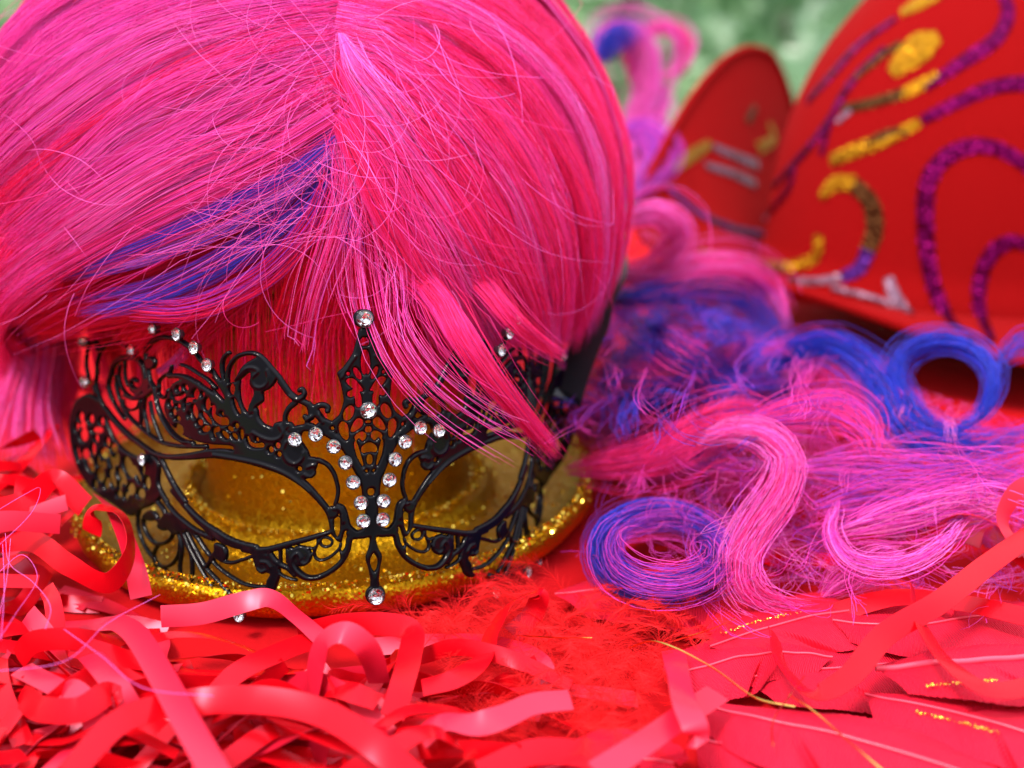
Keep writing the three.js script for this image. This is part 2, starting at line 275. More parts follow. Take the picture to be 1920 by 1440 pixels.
{
  // solid fields with their pierced cells: the wing, the cheek, the nose plate
  plate(0, 318, 742, 325, 722, 338, 712, 352, 708, 372, 714, 395, 728, 400, 706, 410, 712, 424, 720, 438, 716, 448, 716, 450, 740, 458, 765, 468, 776, 480, 778, 488, 792, 505, 806, 518, 806, 530, 792, 548, 792, 556, 812, 575, 840, 582, 862, 596, 866, 590, 885, 575, 898, 540, 884, 500, 866, 470, 856, 440, 850, 440, 838, 400, 833, 370, 827, 345, 815, 328, 800, 316, 780, 312, 760);
  plate(0, 134, 785, 140, 760, 152, 744, 168, 738, 186, 746, 205, 772, 228, 800, 262, 828, 284, 848, 300, 866, 300, 905, 306, 928, 290, 945, 262, 958, 250, 968, 222, 950, 190, 930, 165, 905, 150, 880, 138, 845, 133, 805);
  for (const a of [[150, 710, 35, 40], [255, 690, 35, 45, -30], [400, 790, 50, 75, 10], [505, 790, 30, 35], [30, 930, 35, 55, -15], [140, 970, 38, 32], [75, 1060, 40, 48], [385, 1050, 48, 100, -10], [305, 1100, 18, 40], [135, 1155, 42, 32], [155, 1310, 52, 80, -40], [460, 1215, 48, 45], [560, 1150, 38, 115, -38], [570, 940, 46, 90, 5], [545, 1310, 70, 42, -15], [790, 1085, 26, 30], [1005, 1265, 36, 38], [910, 1310, 52, 36, 20], [835, 1400, 70, 40, 40], [1080, 1380, 34, 62], [975, 1420, 60, 34, 45], [720, 510, 42, 62], [935, 715, 42, 80]]) oval(2, a[0], a[1], a[2] * 1.14, a[3] * 1.12, a[4] || 0);
  for (const a of [[40, 620, 35, 38], [120, 765, 34, 72], [350, 830, 30, 33], [655, 920, 44, 46], [555, 980, 42, 46], [675, 1050, 36, 40], [980, 1270, 36, 36], [825, 695, 26, 30]]) oval(3, ...a);
  bean(2, 62, 60, 760, 70, 850, 150, 850, 240, 790); bean(2, 66, 245, 985, 250, 885, 340, 880); bean(2, 120, 660, 1010, 655, 1100, 730, 1185, 850, 1200); bean(2, 70, 740, 1310, 665, 1340, 680, 1420); bean(3, 64, 210, 810, 245, 890, 320, 920, 430, 915);
  hole(2, 590, 560, 640, 550, 740, 680, 830, 850, 825, 885, 740, 810, 620, 660); hole(2, 440, 560, 520, 580, 620, 700, 690, 790, 670, 812, 560, 725, 460, 630); hole(2, 950, 850, 985, 860, 1060, 1000, 1070, 1090, 1040, 1090, 970, 970);
  const grow = 1.42; for (const a of [[155, 782, 4, 7], [158, 797, 5, 6], [160, 815, 6, 9], [163, 851, 6, 7], [172, 870, 5, 11, -20], [186, 806, 8, 4], [184, 821, 3.5, 6], [194, 790, 3.5, 6], [199, 849, 7, 7], [217, 840, 6, 6], [187, 865, 3, 8], [197, 871, 4.5, 5], [213, 868, 3.5, 13, -15], [222, 860, 4.5, 9], [191, 889, 6, 10], [203, 906, 4, 8], [214, 897, 4.5, 13, -15], [232, 893, 5, 13, -25], [245, 876, 7, 15, -20], [262, 890, 3.5, 13, -20], [272, 881, 3, 11], [249, 917, 6.5, 8], [268, 925, 6.5, 6.5], [280, 905, 5, 9], [228, 911, 3, 8], [227, 926, 4.5, 5], [240, 930, 3.5, 5], [178, 842, 3.5, 9], [205, 828, 3.5, 7], [147, 800, 2.5, 7], [174, 785, 4, 6], [150, 850, 2.5, 12, -12], [182, 908, 3, 7]]) oval(0, a[0], a[1], a[2] * grow, a[3] * grow, a[4] || 0);
  hole(0, 202, 782, 215, 794, 240, 820, 262, 836, 277, 849, 268, 857, 245, 849, 226, 834, 212, 812);
  plate(0, 690, 612, 674, 616, 670, 630, 666, 645, 661, 661, 654, 673, 642, 689, 632, 699, 634, 706, 638, 718, 641, 731, 644, 750, 641, 764, 635, 778, 624, 788, 617, 800, 632, 812, 645, 832, 655, 850, 663, 868, 668, 886, 673, 900, 678, 920, 680, 940, 684, 955, 684, 975, 680, 990, 668, 996, 664, 1008, 680, 1010, 692, 1008, 691, 1026, 685, 1045, 690, 1066, 694, 1086, 695, 1100, 715, 1100, 715, 612);
  oval(6, 880, 1260, 128, 130, 0, true); oval(4, 790, 215, 138, 138, 0, true);
  oval(4, 805, 565, 44, 64); oval(4, 822, 870, 50, 190); oval(4, 720, 1042, 42, 105, -30); oval(4, 580, 1045, 28, 28);
  hole(4, 550, 1150, 600, 1110, 680, 1130, 760, 1220, 810, 1300, 770, 1310, 620, 1240); bean(4, 90, 615, 1350, 690, 1320, 730, 1400, 740, 1500);
  oval(5, 590, 275, 72, 122, 25); hole(5, 440, 480, 490, 400, 560, 430, 590, 560, 580, 665, 550, 680, 470, 600); hole(5, 620, 550, 650, 440, 730, 350, 800, 380, 800, 450, 720, 530, 640, 560);
  hole(5, 680, 630, 740, 565, 820, 555, 855, 630, 800, 695, 740, 650, 700, 700); hole(5, 690, 690, 720, 740, 770, 900, 810, 1050, 808, 1090, 760, 1040, 700, 880, 672, 740);
  oval(5, 865, 405, 28, 22); oval(5, 868, 520, 34, 48); hole(5, 885, 715, 985, 760, 980, 870, 880, 858, 790, 870, 782, 790); oval(5, 895, 970, 38, 78); oval(5, 850, 1145, 26, 22); oval(0, 694, 922, 5, 7); hole(6, 885, 680, 950, 760, 900, 940, 870, 940, 820, 800);
  // brow scroll and crest
  plate(2, 980, 600, 1030, 470, 1110, 350, 1230, 270, 1330, 230, 1450, 330, 1560, 480, 1600, 550, 1560, 640, 1480, 720, 1400, 760, 1400, 900, 1300, 980, 1270, 1050, 1220, 1100, 1180, 1060, 1190, 960, 1260, 790, 1250, 720, 1200, 640, 1210, 480, 1180, 470, 1060, 570);
  line(2, [1.0, 1.0, 1.1, 1.2, 1.4, 1.7], 860, 660, 868, 480, 900, 360, 980, 250, 1080, 195, 1220, 175, 1330, 210, 1420, 290, 1500, 390, 1620, 530, 1720, 680, 1800, 790, 1890, 860);
  line(2, 0.9, 1030, 600, 1022, 750, 1050, 920, 1120, 1060, 1190, 1100);
  line(2, [1.4, 1.6, 2.2], 1280, 1040, 1300, 1160, 1390, 1280, 1500, 1340);
  plate(3, 560, 690, 600, 590, 680, 560, 760, 560, 850, 590, 880, 660, 1040, 630, 1060, 560, 1200, 590, 1340, 560, 1440, 640, 1560, 800, 1500, 790, 1380, 760, 1200, 700, 1040, 710, 1000, 880, 1080, 950, 1130, 1100, 1020, 1180, 850, 1190, 760, 1100, 730, 900, 600, 850, 450, 800, 380, 760);
  line(3, [1.3, 1.5, 1.6, 1.2, 1.1], 690, -30, 760, 60, 840, 160, 930, 215, 1010, 200, 1050, 140, 1010, 75, 975, 95);
  line(3, [1.3, 1.5, 1.9], 940, 230, 1080, 290, 1190, 375, 1230, 420);
  line(3, [1.6, 1.4, 1.3], 1200, 410, 1240, 335, 1330, 315, 1400, 350, 1395, 405); line(3, [1.8, 1.8, 1.6], 1215, 400, 1270, 480, 1330, 550, 1420, 590);
  line(3, [1.5, 1.2, 1.1, 1.3], 910, 280, 820, 360, 770, 450, 760, 560, 800, 630); line(3, [1.6, 1.7, 1.3], 1120, 310, 1150, 400, 1150, 490, 1090, 520, 1060, 490);
  oval(3, 825, 695, 26, 30); oval(3, 1213, 575, 30, 32); oval(3, 1468, 662, 26, 28); oval(3, 980, 1270, 36, 36);
  line(3, [1.6, 1.8, 2, 2.2, 2.4], 850, 690, 1000, 660, 1150, 660, 1280, 690, 1400, 740, 1500, 800, 1600, 880, 1690, 990, 1770, 1120, 1840, 1250, 1900, 1350);
  line(3, [1.6, 1.2, 1.0], 1000, 1120, 1130, 1130, 1280, 1150, 1400, 1215, 1490, 1340, 1530, 1460); line(0, 1.0, 631, 902, 634, 916, 633, 931, 629, 945); oval(3, 1130, 1320, 95, 95, 0, true);
  line(2, [1.0, 1.0, 0.9], 880, 170, 810, 240, 782, 320, 790, 480, 820, 610); line(2, [0.8, 0.7, 0.9], 170, 350, 280, 390, 420, 480, 560, 570, 690, 700); oval(2, 875, 175, 40, 30, 0, true);
  line(2, [1.1, 1.6, 1.4], -20, 520, 150, 520, 300, 575, 480, 690, 680, 820); line(2, [1.0, 1.2], 640, 440, 720, 570, 830, 650); line(1, 0.7, 1470, 690, 1450, 770, 1360, 830, 1290, 900, 1280, 1000);
  line(1, [1.2, 1.0, 0.9], 1280, 1000, 1270, 1100, 1330, 1160, 1400, 1130, 1420, 1050);
  // outer scrolls of the upper side
  line(1, 0.9, 220, 850, 190, 700, 190, 560, 210, 430, 260, 350, 320, 325, 380, 370, 425, 440); line(1, [0.9, 1.2], 330, 350, 340, 410, 375, 460);
  line(1, [1.2, 1.0, 1.0, 1.2, 1.4], 370, 1100, 332, 960, 345, 800, 350, 640, 390, 500, 450, 400, 560, 335, 660, 325, 760, 370, 850, 440, 920, 520);
  line(1, [1.0, 1.4], 370, 1100, 430, 1250, 520, 1400, 600, 1500); line(1, 0.7, 290, 990, 330, 1100);
  line(7, [1.8, 1.9, 1.4, 1.1, 1.0], 640, 60, 780, 240, 880, 350, 1000, 460, 1150, 570, 1290, 670, 1400, 730, 1600, 770, 1800, 770, 1920, 755);
  line(1, [1.7, 1.6, 1.5, 1.6, 2.0, 2.2, 2.2, 1.8, 1.2, 0.9], 560, 800, 590, 680, 680, 590, 800, 560, 920, 570, 1010, 640, 1055, 760, 1070, 900, 1040, 1030, 950, 1070, 870, 1010, 860, 920, 900, 885, 945, 915);
  line(1, [1.6, 1.4, 1.0, 0.9], 560, 800, 520, 950, 540, 1080, 600, 1230, 680, 1370, 760, 1480); line(1, 0.9, 640, 830, 640, 960, 680, 1150, 740, 1280, 800, 1350); line(1, 0.65, 690, 680, 680, 850, 720, 1000, 790, 1100, 840, 1130); line(1, 0.6, 770, 610, 770, 800, 785, 900, 815, 990);
  line(1, 0.7, 740, 1200, 760, 1310, 850, 1350, 960, 1300, 990, 1220); line(1, [1.2, 1.6], 770, 1130, 880, 1170, 1060, 1130, 1200, 1030);
  line(1, 1.3, 1080, 420, 1085, 560, 1110, 680, 1125, 800, 1160, 940, 1215, 1030); oval(1, 1160, 640, 75, 100, 0, true); oval(1, 1100, 980, 60, 130, 0, true);
  line(1, [1.4, 1.2, 1.2, 1.4, 1.0], 1090, 440, 1170, 330, 1290, 268, 1420, 265, 1560, 300, 1700, 380, 1800, 470, 1900, 600); line(2, 0.9, 440, 260, 540, 370, 620, 460);
  line(7, [1.2, 1.0, 1.1, 1.1], 880, 0, 960, 130, 1080, 260, 1200, 360, 1340, 470, 1500, 560, 1700, 605, 1920, 615, 2150, 618); line(7, 0.8, 1170, -60, 1168, 150, 1165, 330); line(7, 0.7, 1230, -100, 1215, 60, 1250, 250, 1290, 430); line(7, 0.7, 1310, -50, 1340, 150, 1400, 330, 1480, 530); line(7, [1.3, 1.7, 1.5, 1.2], 1380, -220, 1400, -80, 1450, 100, 1530, 260, 1640, 420, 1780, 530, 1950, 570);
  line(0, [1.0, 1.8, 2.8, 2.8, 1.9, 1.2], 284, 850, 320, 857, 360, 855, 400, 850, 440, 854, 490, 866, 530, 881, 570, 907, 598, 935, 612, 950);
  // around the eye opening
  line(7, [1.4, 1.7, 1.6], 1440, 740, 1540, 950, 1620, 1120, 1720, 1290, 1830, 1440); line(8, [1.6, 1.7, 2.2, 2.8, 2.4, 2.0], 620, 0, 760, 170, 900, 330, 1050, 470, 1200, 580, 1350, 670, 1550, 740, 1728, 775);
  line(9, [2.2, 1.6, 1.5, 1.3, 1.0], 150, 700, 350, 735, 520, 720, 700, 672, 900, 615, 1100, 562, 1300, 500, 1460, 450);
  line(7, 0.9, 1320, 900, 1400, 1150, 1480, 1300, 1560, 1440); line(8, [1.0, 1.3, 1.6], 440, 0, 540, 170, 640, 300, 760, 410, 900, 520, 1050, 600, 1150, 640);
  line(9, [1.2, 0.9, 1.0], 1270, -10, 1360, 100, 1410, 200, 1445, 330, 1470, 460, 1560, 570); oval(9, 1470, 160, 95, 95, 0, true);
  plate(9, 1500, 40, 1580, 30, 1660, 80, 1720, 250, 1745, 345, 1830, 425, 1870, 440, 1860, 560, 1775, 575, 1745, 720, 1690, 830, 1600, 960, 1580, 800, 1560, 700, 1560, 600, 1490, 500, 1450, 480, 1460, 250, 1580, 210);
  hole(9, 1500, 260, 1570, 235, 1582, 330, 1570, 470, 1540, 530, 1515, 480, 1497, 350); hole(9, 1660, 440, 1692, 450, 1680, 560, 1645, 700, 1610, 745, 1590, 700, 1620, 570); hole(9, 1585, 600, 1580, 680, 1500, 770, 1400, 845, 1300, 870, 1230, 840, 1215, 740, 1300, 690, 1420, 690, 1500, 640);
  line(9, 0.6, 1285, 600, 1310, 550, 1390, 540, 1465, 590, 1450, 650, 1380, 680, 1310, 660, 1285, 600); line(9, 0.55, 1240, 545, 1245, 640, 1190, 700, 1110, 690);
  line(9, 0.7, 1590, 640, 1580, 690, 1500, 780, 1380, 860, 1280, 880, 1215, 840, 1200, 740, 1225, 690);
  line(9, [1.5, 1.3, 1.3, 1.5, 1.9, 2.0, 1.8], 1720, 560, 1680, 760, 1590, 920, 1420, 1060, 1240, 1140, 1080, 1140, 950, 1060, 870, 950, 840, 850, 860, 740); oval(9, 1000, 815, 165, 160, 0, true);
  line(9, 0.8, 690, 690, 695, 930); line(9, 0.6, 790, 690, 800, 910); line(9, [1.2, 1.4, 1.2], 520, 740, 600, 870, 700, 950, 800, 1000, 900, 1100); line(9, 0.7, 640, 1000, 690, 1085, 800, 1145, 930, 1180);
  plate(9, 270, 770, 520, 770, 610, 890, 680, 980, 690, 1110, 650, 1230, 620, 1320, 520, 1400, 420, 1370, 480, 1290, 490, 1180, 540, 1090, 480, 1070, 420, 1090, 340, 1010, 300, 900);
  line(8, 0.9, 1210, 900, 1300, 950, 1420, 970, 1550, 930, 1700, 880); plate(8, 1190, 700, 1330, 760, 1350, 900, 1300, 960, 1200, 910, 1130, 880, 1180, 800); line(8, [0.8, 0.9, 0.8], 1130, 930, 1250, 1050, 1400, 1160, 1550, 1245, 1728, 1290, 1900, 1290);
  // fan of the cheek
  plate(8, 470, 360, 540, 290, 650, 320, 760, 420, 900, 520, 820, 545, 720, 570, 640, 595, 560, 520, 440, 430);
  line(8, 0.9, 690, 560, 730, 700, 740, 800, 715, 1000, 725, 1240); line(8, 0.9, 740, 560, 800, 720, 860, 850, 880, 1050, 860, 1320); line(8, 0.75, 760, 560, 850, 780, 950, 970, 1060, 1160, 1250, 1430); line(8, 0.95, 800, 540, 900, 740, 1000, 930, 1080, 1060, 1200, 1190, 1400, 1400); line(8, [1.2, 1.0], 850, 520, 960, 650, 1060, 800, 1160, 920); line(8, 0.8, 1150, 870, 1100, 980, 1060, 1040);
  line(8, 0.9, 60, 150, 140, 300, 150, 480, 190, 640, 260, 780, 340, 890, 410, 990); line(8, [0.9, 1.2, 1.6], 145, 340, 190, 210, 290, 135, 380, 135, 460, 210, 515, 300, 530, 390);
  line(8, [1.3, 1.5, 1.2, 1.0, 0.8], 520, 390, 430, 400, 380, 320, 310, 300, 240, 345, 222, 420, 240, 520, 300, 630, 390, 715, 500, 705, 590, 640, 625, 570); oval(8, 500, 470, 80, 70, 0, true); oval(8, 320, 350, 80, 60, 0, true);
  line(8, 0.8, 430, 720, 370, 830, 380, 930, 440, 1010, 540, 1020, 640, 950, 700, 840, 715, 700); line(8, [1.6, 1.6, 1.4], 370, 990, 500, 1110, 640, 1230, 800, 1330, 980, 1400, 1200, 1470, 1420, 1480, 1560, 1430); plate(8, 370, 990, 440, 1010, 530, 1060, 560, 1150, 450, 1100);
  line(6, 2.1, 555, 430, 680, 445, 810, 420);
  // raised lines in the enamel
  ridge(2, 0.4, 1000, 580, 1080, 480, 1180, 400, 1280, 400, 1340, 450, 1270, 520, 1250, 590, 1290, 670, 1380, 690, 1460, 640, 1490, 540, 1470, 430); ridge(9, 0.4, 1260, 1135, 1100, 1140, 960, 1050, 880, 930, 890, 830, 950, 770, 1000, 830, 1000, 890, 1070, 935, 1140, 880, 1160, 800);
  ridge(3, 0.4, 300, 720, 420, 790, 580, 835, 700, 800, 740, 720, 700, 620); ridge(3, 0.4, 790, 860, 750, 1000, 810, 1140, 930, 1190, 1030, 1110, 1045, 1020); ridge(3, 0.4, 830, 180, 950, 230, 1040, 190, 1070, 110); ridge(3, 0.4, 1090, 540, 1160, 480); ridge(3, 0.4, 1400, 410, 1310, 400, 1280, 470, 1330, 570); ridge(3, 0.4, 1110, 1240, 1190, 1210, 1340, 1250); ridge(3, 0.4, 1060, 1350, 1150, 1400, 1220, 1340);
  ridge(0, 0.45, 405, 852, 450, 860, 500, 872, 545, 892, 580, 922); ridge(1, 0.4, 860, 1060, 950, 1130, 1040, 1090); ridge(7, 0.4, 1420, -40, 1520, 220, 1660, 420, 1850, 540, 1930, 500); ridge(9, 0.35, 420, 900, 500, 910, 560, 980); ridge(9, 0.35, 360, 1010, 430, 1050, 470, 1030); ridge(9, 0.4, 1500, 90, 1580, 120, 1630, 300); ridge(4, 0.4, 690, 780, 620, 880, 490, 1100);
  // one sheet: front and back cut along the outline, and the wall between
  const W = 2 * GXN - 1, at = (a, i, j) => a[j * GXN + (i < GXN ? i : W - 1 - i)], pos = [], idx = [], ids = new Map(), val = [], bump = [];
  const put = (key, x, y, f, r) => { let k = ids.get(key); if (k === undefined) { k = val.length; ids.set(key, k); pos.push(x, y); val.push(f); bump.push(r); } return k; };
  const wall = [];
  for (let j = 0; j < GYN - 1; j++) for (let i = 0; i < W - 1; i++) {
    const c = [[i, j], [i + 1, j], [i + 1, j + 1], [i, j + 1]], f = c.map(([a, b]) => at(field, a, b));
    if (f.every((v) => v > 0)) continue;
    const ring = [], cut = [];
    for (let k = 0; k < 4; k++) {
      const [a, b] = c[k], [a2, b2] = c[(k + 1) % 4], f1 = f[k], f2 = f[(k + 1) % 4], X = (a + 0) * CELL + GX0, Y = b * CELL + GY0;
      if (f1 <= 0) ring.push(put(b * W + a, X, Y, f1, at(relief, a, b)));
      if ((f1 <= 0) !== (f2 <= 0)) { const t = f1 / (f1 - f2), lo = Math.min(b * W + a, b2 * W + a2), hi = Math.max(b * W + a, b2 * W + a2), id = put('e' + lo + '_' + hi, X + (a2 - a) * CELL * t, Y + (b2 - b) * CELL * t, 0, 0); ring.push(id); cut.push([id, f1 <= 0]); }
    }
    for (let k = 1; k < ring.length - 1; k++) idx.push(ring[0], ring[k], ring[k + 1]);
    if (cut.length === 2) wall.push(cut[0][1] ? [cut[0][0], cut[1][0]] : [cut[1][0], cut[0][0]]);
  }
  const n = val.length, front = new Float32Array(n * 3), back = new Float32Array(n * 3), R = 0.62;
  for (let k = 0; k < n; k++) {
    const e = Math.min(1, -val[k] / R), h = 0.35 + 0.75 * Math.sqrt(Math.max(0, 1 - (1 - e) * (1 - e))) + bump[k] * Math.min(1, -val[k] / 0.5), s = pos[k * 2] / 1000, v = pos[k * 2 + 1] / 1000;
    onMask(s, v, h / 1000).toArray(front, k * 3); onMask(s, v, -0.0003).toArray(back, k * 3);
  }
  const gf = new THREE.BufferGeometry(); gf.setAttribute('position', new THREE.BufferAttribute(front, 3)); gf.setIndex(idx); gf.computeVertexNormals();
  const gb = new THREE.BufferGeometry(); gb.setAttribute('position', new THREE.BufferAttribute(back, 3)); const rev = []; for (let k = 0; k < idx.length; k += 3) rev.push(idx[k], idx[k + 2], idx[k + 1]); gb.setIndex(rev); gb.computeVertexNormals();
  const gw = new THREE.BufferGeometry(), wp = new Float32Array(n * 6); wp.set(front, 0); wp.set(back, n * 3); const wi = []; for (const [a, b] of wall) wi.push(a, b, a + n, b, b + n, a + n); gw.setAttribute('position', new THREE.BufferAttribute(wp, 3)); gw.setIndex(wi); gw.computeVertexNormals();
  mesh('filigree_frame', mergeGeometries([gf, gb, gw]), enamel, mask);
  
}
{ // rhinestones in black cups
  function brilliant(r) {
    const p = [], rand = rng(3), ringAt = (n, rr, h, o) => Array.from({ length: n }, (_, k) => V(Math.cos((k + o) / n * 6.2832) * rr * r, Math.sin((k + o) / n * 6.2832) * rr * r, h * r));
    const t = ringAt(8, 0.5, 0.5, 0), m = ringAt(8, 0.8, 0.34, 0.5), b = ringAt(16, 1, 0.05, 0), c = V(0, 0, 0.16 * r), f = ringAt(16, 1, -0.3, 0), jog = [...t, ...m].forEach((q) => { q.z += (rand() - 0.5) * 0.22 * r; }), tri = (a, q, s) => p.push(a.x, a.y, a.z, q.x, q.y, q.z, s.x, s.y, s.z);
    for (let k = 0; k < 8; k++) {
      const l = (k + 1) % 8; { const q = t[k].clone().lerp(t[l], 0.5).multiplyScalar(0.55).setZ((0.2 + 0.3 * rand()) * r); tri(c, t[k], q); tri(c, q, t[l]); tri(t[k], t[l], q); } tri(t[k], m[k], t[l]); tri(t[k], m[(k + 7) % 8], m[k]);
      tri(m[k], b[2 * k], b[2 * k + 1]); tri(m[k], b[2 * k + 1], b[(2 * k + 2) % 16]); tri(m[(k + 7) % 8], b[2 * k], m[k]);
    }
    for (let k = 0; k < 16; k++) { const l = (k + 1) % 16; tri(b[k], f[k], f[l]); tri(b[k], f[l], b[l]); tri(f[k], V(0, 0, -0.85 * r), f[l]); }
    const g = new THREE.BufferGeometry(); g.setAttribute('position', new THREE.Float32BufferAttribute(p, 3)); g.computeVertexNormals(); return g;
  }
  const cupPts = [[0.0, 0.0], [0.75, 0], [0.8, 0.5], [1.08, 0.75], [1.12, 0.98], [1.05, 1.06], [0.96, 1.0], [0.95, 0.8]].map(([r, y]) => new THREE.Vector2(r, y));
  const cups = new Map(), stones = new Map(), cup = (r, h) => { const k = r + '/' + h; if (!cups.has(k)) { const g = new THREE.LatheGeometry(cupPts, 28).rotateX(Math.PI / 2); g.scale(r, r, h); cups.set(k, g); } return cups.get(k); }, stone = (r) => { if (!stones.has(r)) stones.set(r, brilliant(r)); return stones.get(r); };
  const foils = new Map(), foil = (r) => { if (!foils.has(r)) foils.set(r, new THREE.ConeGeometry(0.93 * r, 0.62 * r, 10, 2, true).rotateX(-Math.PI / 2).translate(0, 0, -0.36 * r - 0.3 * r).toNonIndexed()); return foils.get(r); };
  function gem(s, v, r, wideCup, turn) {
    const h = 0.0021, p = onMask(s, v, 0.0007 + h), m = mesh(partName(mask, 'rhinestone'), stone(r), stoneMat, mask); m.position.copy(p); m.rotation.set(0, heading(s), 0); m.rotateZ(turn); m.rotateX(0.05 * Math.sin(turn * 9)); m.rotateY(0.05 * Math.cos(turn * 7));
    mesh('foil', foil(r), foilMat, m).rotation.z = 0.3;
    const c = mesh('setting', cup(r * (wideCup || 1), h), rimMat, m); c.position.z = -h - 0.0001;
  }
  const lefts = [[558, 822], [595, 812], [627, 835], [648, 865], [662, 902], [676, 940], [680, 974], [400, 683], [376, 651], [345, 626], [301, 616], [261, 656], [170, 714], [281, 860], [322, 1108], [365, 1124], [458, 1150], [168, 640], [230, 1050]];
  lefts.forEach(([x, y], k) => { const [s, v] = sheet(x, y), r = k < 7 ? 0.00195 : 0.0019; gem(s / 1000, v / 1000, r, 1, k * 1.7); gem(-s / 1000, v / 1000, r, 1, k * 2.3 + 1); });
  gem(0, 0.04036, 0.0023, 1.0, 0.4); gem(0, 0.01368, 0.0023, 1, 1.1); gem(0, -0.04156, 0.0023, 1.0, 2);
}
{ // the tie that runs from the mask's right end up and back round the hat
  const pts = [onMask(0.128, 0.006).applyMatrix4(mask.matrixWorld), P(1066, 745, 0.505), P(1100, 640, 0.52), P(1128, 575, 0.535), P(1145, 515, 0.555), P(1150, 440, 0.6)], c = spline(pts), p = [], ix = [], N = 60;
  for (let k = 0; k <= N; k++) { const q = c.getPoint(k / N), t = c.getTangent(k / N), wv = V(1, 0.25, 0.35).addScaledVector(t, -V(1, 0.25, 0.35).dot(t)).normalize().multiplyScalar(0.0058 + 0.001 * Math.sin(k * 0.3)), o = V().crossVectors(t, wv).setLength(0.0002); for (const a of [q.clone().add(wv).add(o), q.clone().sub(wv).add(o), q.clone().sub(wv).sub(o), q.clone().add(wv).sub(o)]) p.push(a.x, a.y, a.z); if (k) for (let s = 0; s < 4; s++) { const a = (k - 1) * 4 + s, b = (k - 1) * 4 + (s + 1) % 4; ix.push(a, b, a + 4, b, b + 4, a + 4); } }
  const g = new THREE.BufferGeometry(); g.setAttribute('position', new THREE.Float32BufferAttribute(p, 3)); g.setIndex(ix);
  mesh('ribbon_tie', creased(g, 0.7), satin, mask, true);
}

// ------------------------------------------------------------------ straight pink wig
const wigC = P(560, 372, 0.535), wigR = V(0.119, 0.106, 0.112);
const wig = thing('straight_wig', 'straight hot pink wig with blue streaks draped over the gold hat', 'wig', V(wigC.x, 0, wigC.z));
function onWig(x, y, lift = 0) {
  const R = wigR.clone().addScalar(lift), o = camera.position.clone().sub(wigC).divide(R), d = rayDir(x, y).divide(R), a = d.dot(d), b = o.dot(d), c = o.dot(o) - 1, q = b * b - a * c;
  const t = q > 0 ? (-b - Math.sqrt(q)) / a : -b / a, p = o.addScaledVector(d, t); if (q <= 0) p.normalize();
  return p.multiply(R).add(wigC);
}
const guide = (list, lift) => spline(list.map((p) => (p.length > 2 ? P(p[0], p[1], p[2]) : onWig(p[0], p[1], lift))));
const outward = (p, c) => p.clone().sub(c).normalize();
function lock(parent, curve, o) {      // o: n fibres, width, thick, color, r, seg, seed, fan
  const rand = rng(o.seed), F = new Fibres(), S = o.seg || 14, frames = [], centre = o.centre || wigC;
  for (let k = 0; k <= S; k++) { const t = k / S, p = curve.getPoint(t), T = curve.getTangent(t), N = outward(p, centre); N.addScaledVector(T, -N.dot(T)).normalize(); frames.push([p, V().crossVectors(T, N), N]); }
  for (let f = 0; f < o.n; f++) {
    const u = rand() * 2 - 1, w = rand(), ph = rand() * 50, reach = o.ragged ? 1 - rand() * o.ragged : 1, cut = o.from ? rand() * o.from : 0, pts = [], amp = (o.wave || 0.12) * o.width, col = tint(o.mix && rand() < o.mix ? o.color2 : o.color, 0.35, rand), stray = rand() < (o.stray || 0.04) ? 2.2 : 1;
    for (let k = 0; k <= S; k++) {
      const t = cut + (reach - cut) * k / S, e = t * S, i = Math.min(S - 1, Math.floor(e)), q = e - i, p = frames[i][0].clone().lerp(frames[i + 1][0], q), B = frames[i][1].clone().lerp(frames[i + 1][1], q), N = frames[i][2].clone().lerp(frames[i + 1][2], q);
      const sp = o.spread ? wide(o.spread, t) : 1, a = u * o.width * 0.5 * sp * stray + amp * nz(t * 2.2 + ph, ph * 3, 0) * (0.3 + t), b = (w * Math.sqrt(Math.max(0, 1 - u * u * 0.85))) * o.thick * Math.min(1.2, sp) + amp * 0.35 * nz(t * 3 + ph, 5, ph) + (stray > 1 ? o.thick * 0.8 * t : 0);
      pts.push(p.addScaledVector(B, a + o.width * 0.03 * nz(t * 6 + ph, 9, ph * 2)).addScaledVector(N, b));
    }
    F.add(pts, o.r || 0.000075, col);
  }
  return mesh(partName(parent, 'hair_lock'), F.geometry(), fibreMat, parent, true);
}
{ // the cap the hair is sewn to
  const g = new THREE.SphereGeometry(1, 96, 64, 0, Math.PI * 2, 0, Math.PI * 0.62), p = g.attributes.position;
  for (let k = 0; k < p.count; k++) { const v = V(p.getX(k), p.getY(k), p.getZ(k)), f = 0.965 + 0.006 * nz(v.x * 9, v.y * 2, v.z * 9); v.multiply(wigR).multiplyScalar(f); const fr = clamp(v.z / 0.1, 0, 1); if (v.y < -0.02 + fr * 0.03) v.y = -0.02 + fr * 0.03 + (v.y + 0.02) * 0.1; v.add(wigC); p.setXYZ(k, v.x, v.y, v.z); }
  g.computeVertexNormals(); mesh('wig_cap', g, capMat, wig, true);
}
let lockSeed = 100;
function resample(list, lift) { const c = guide(list, lift); return Array.from({ length: 9 }, (_, k) => c.getPoint(k / 8)); }
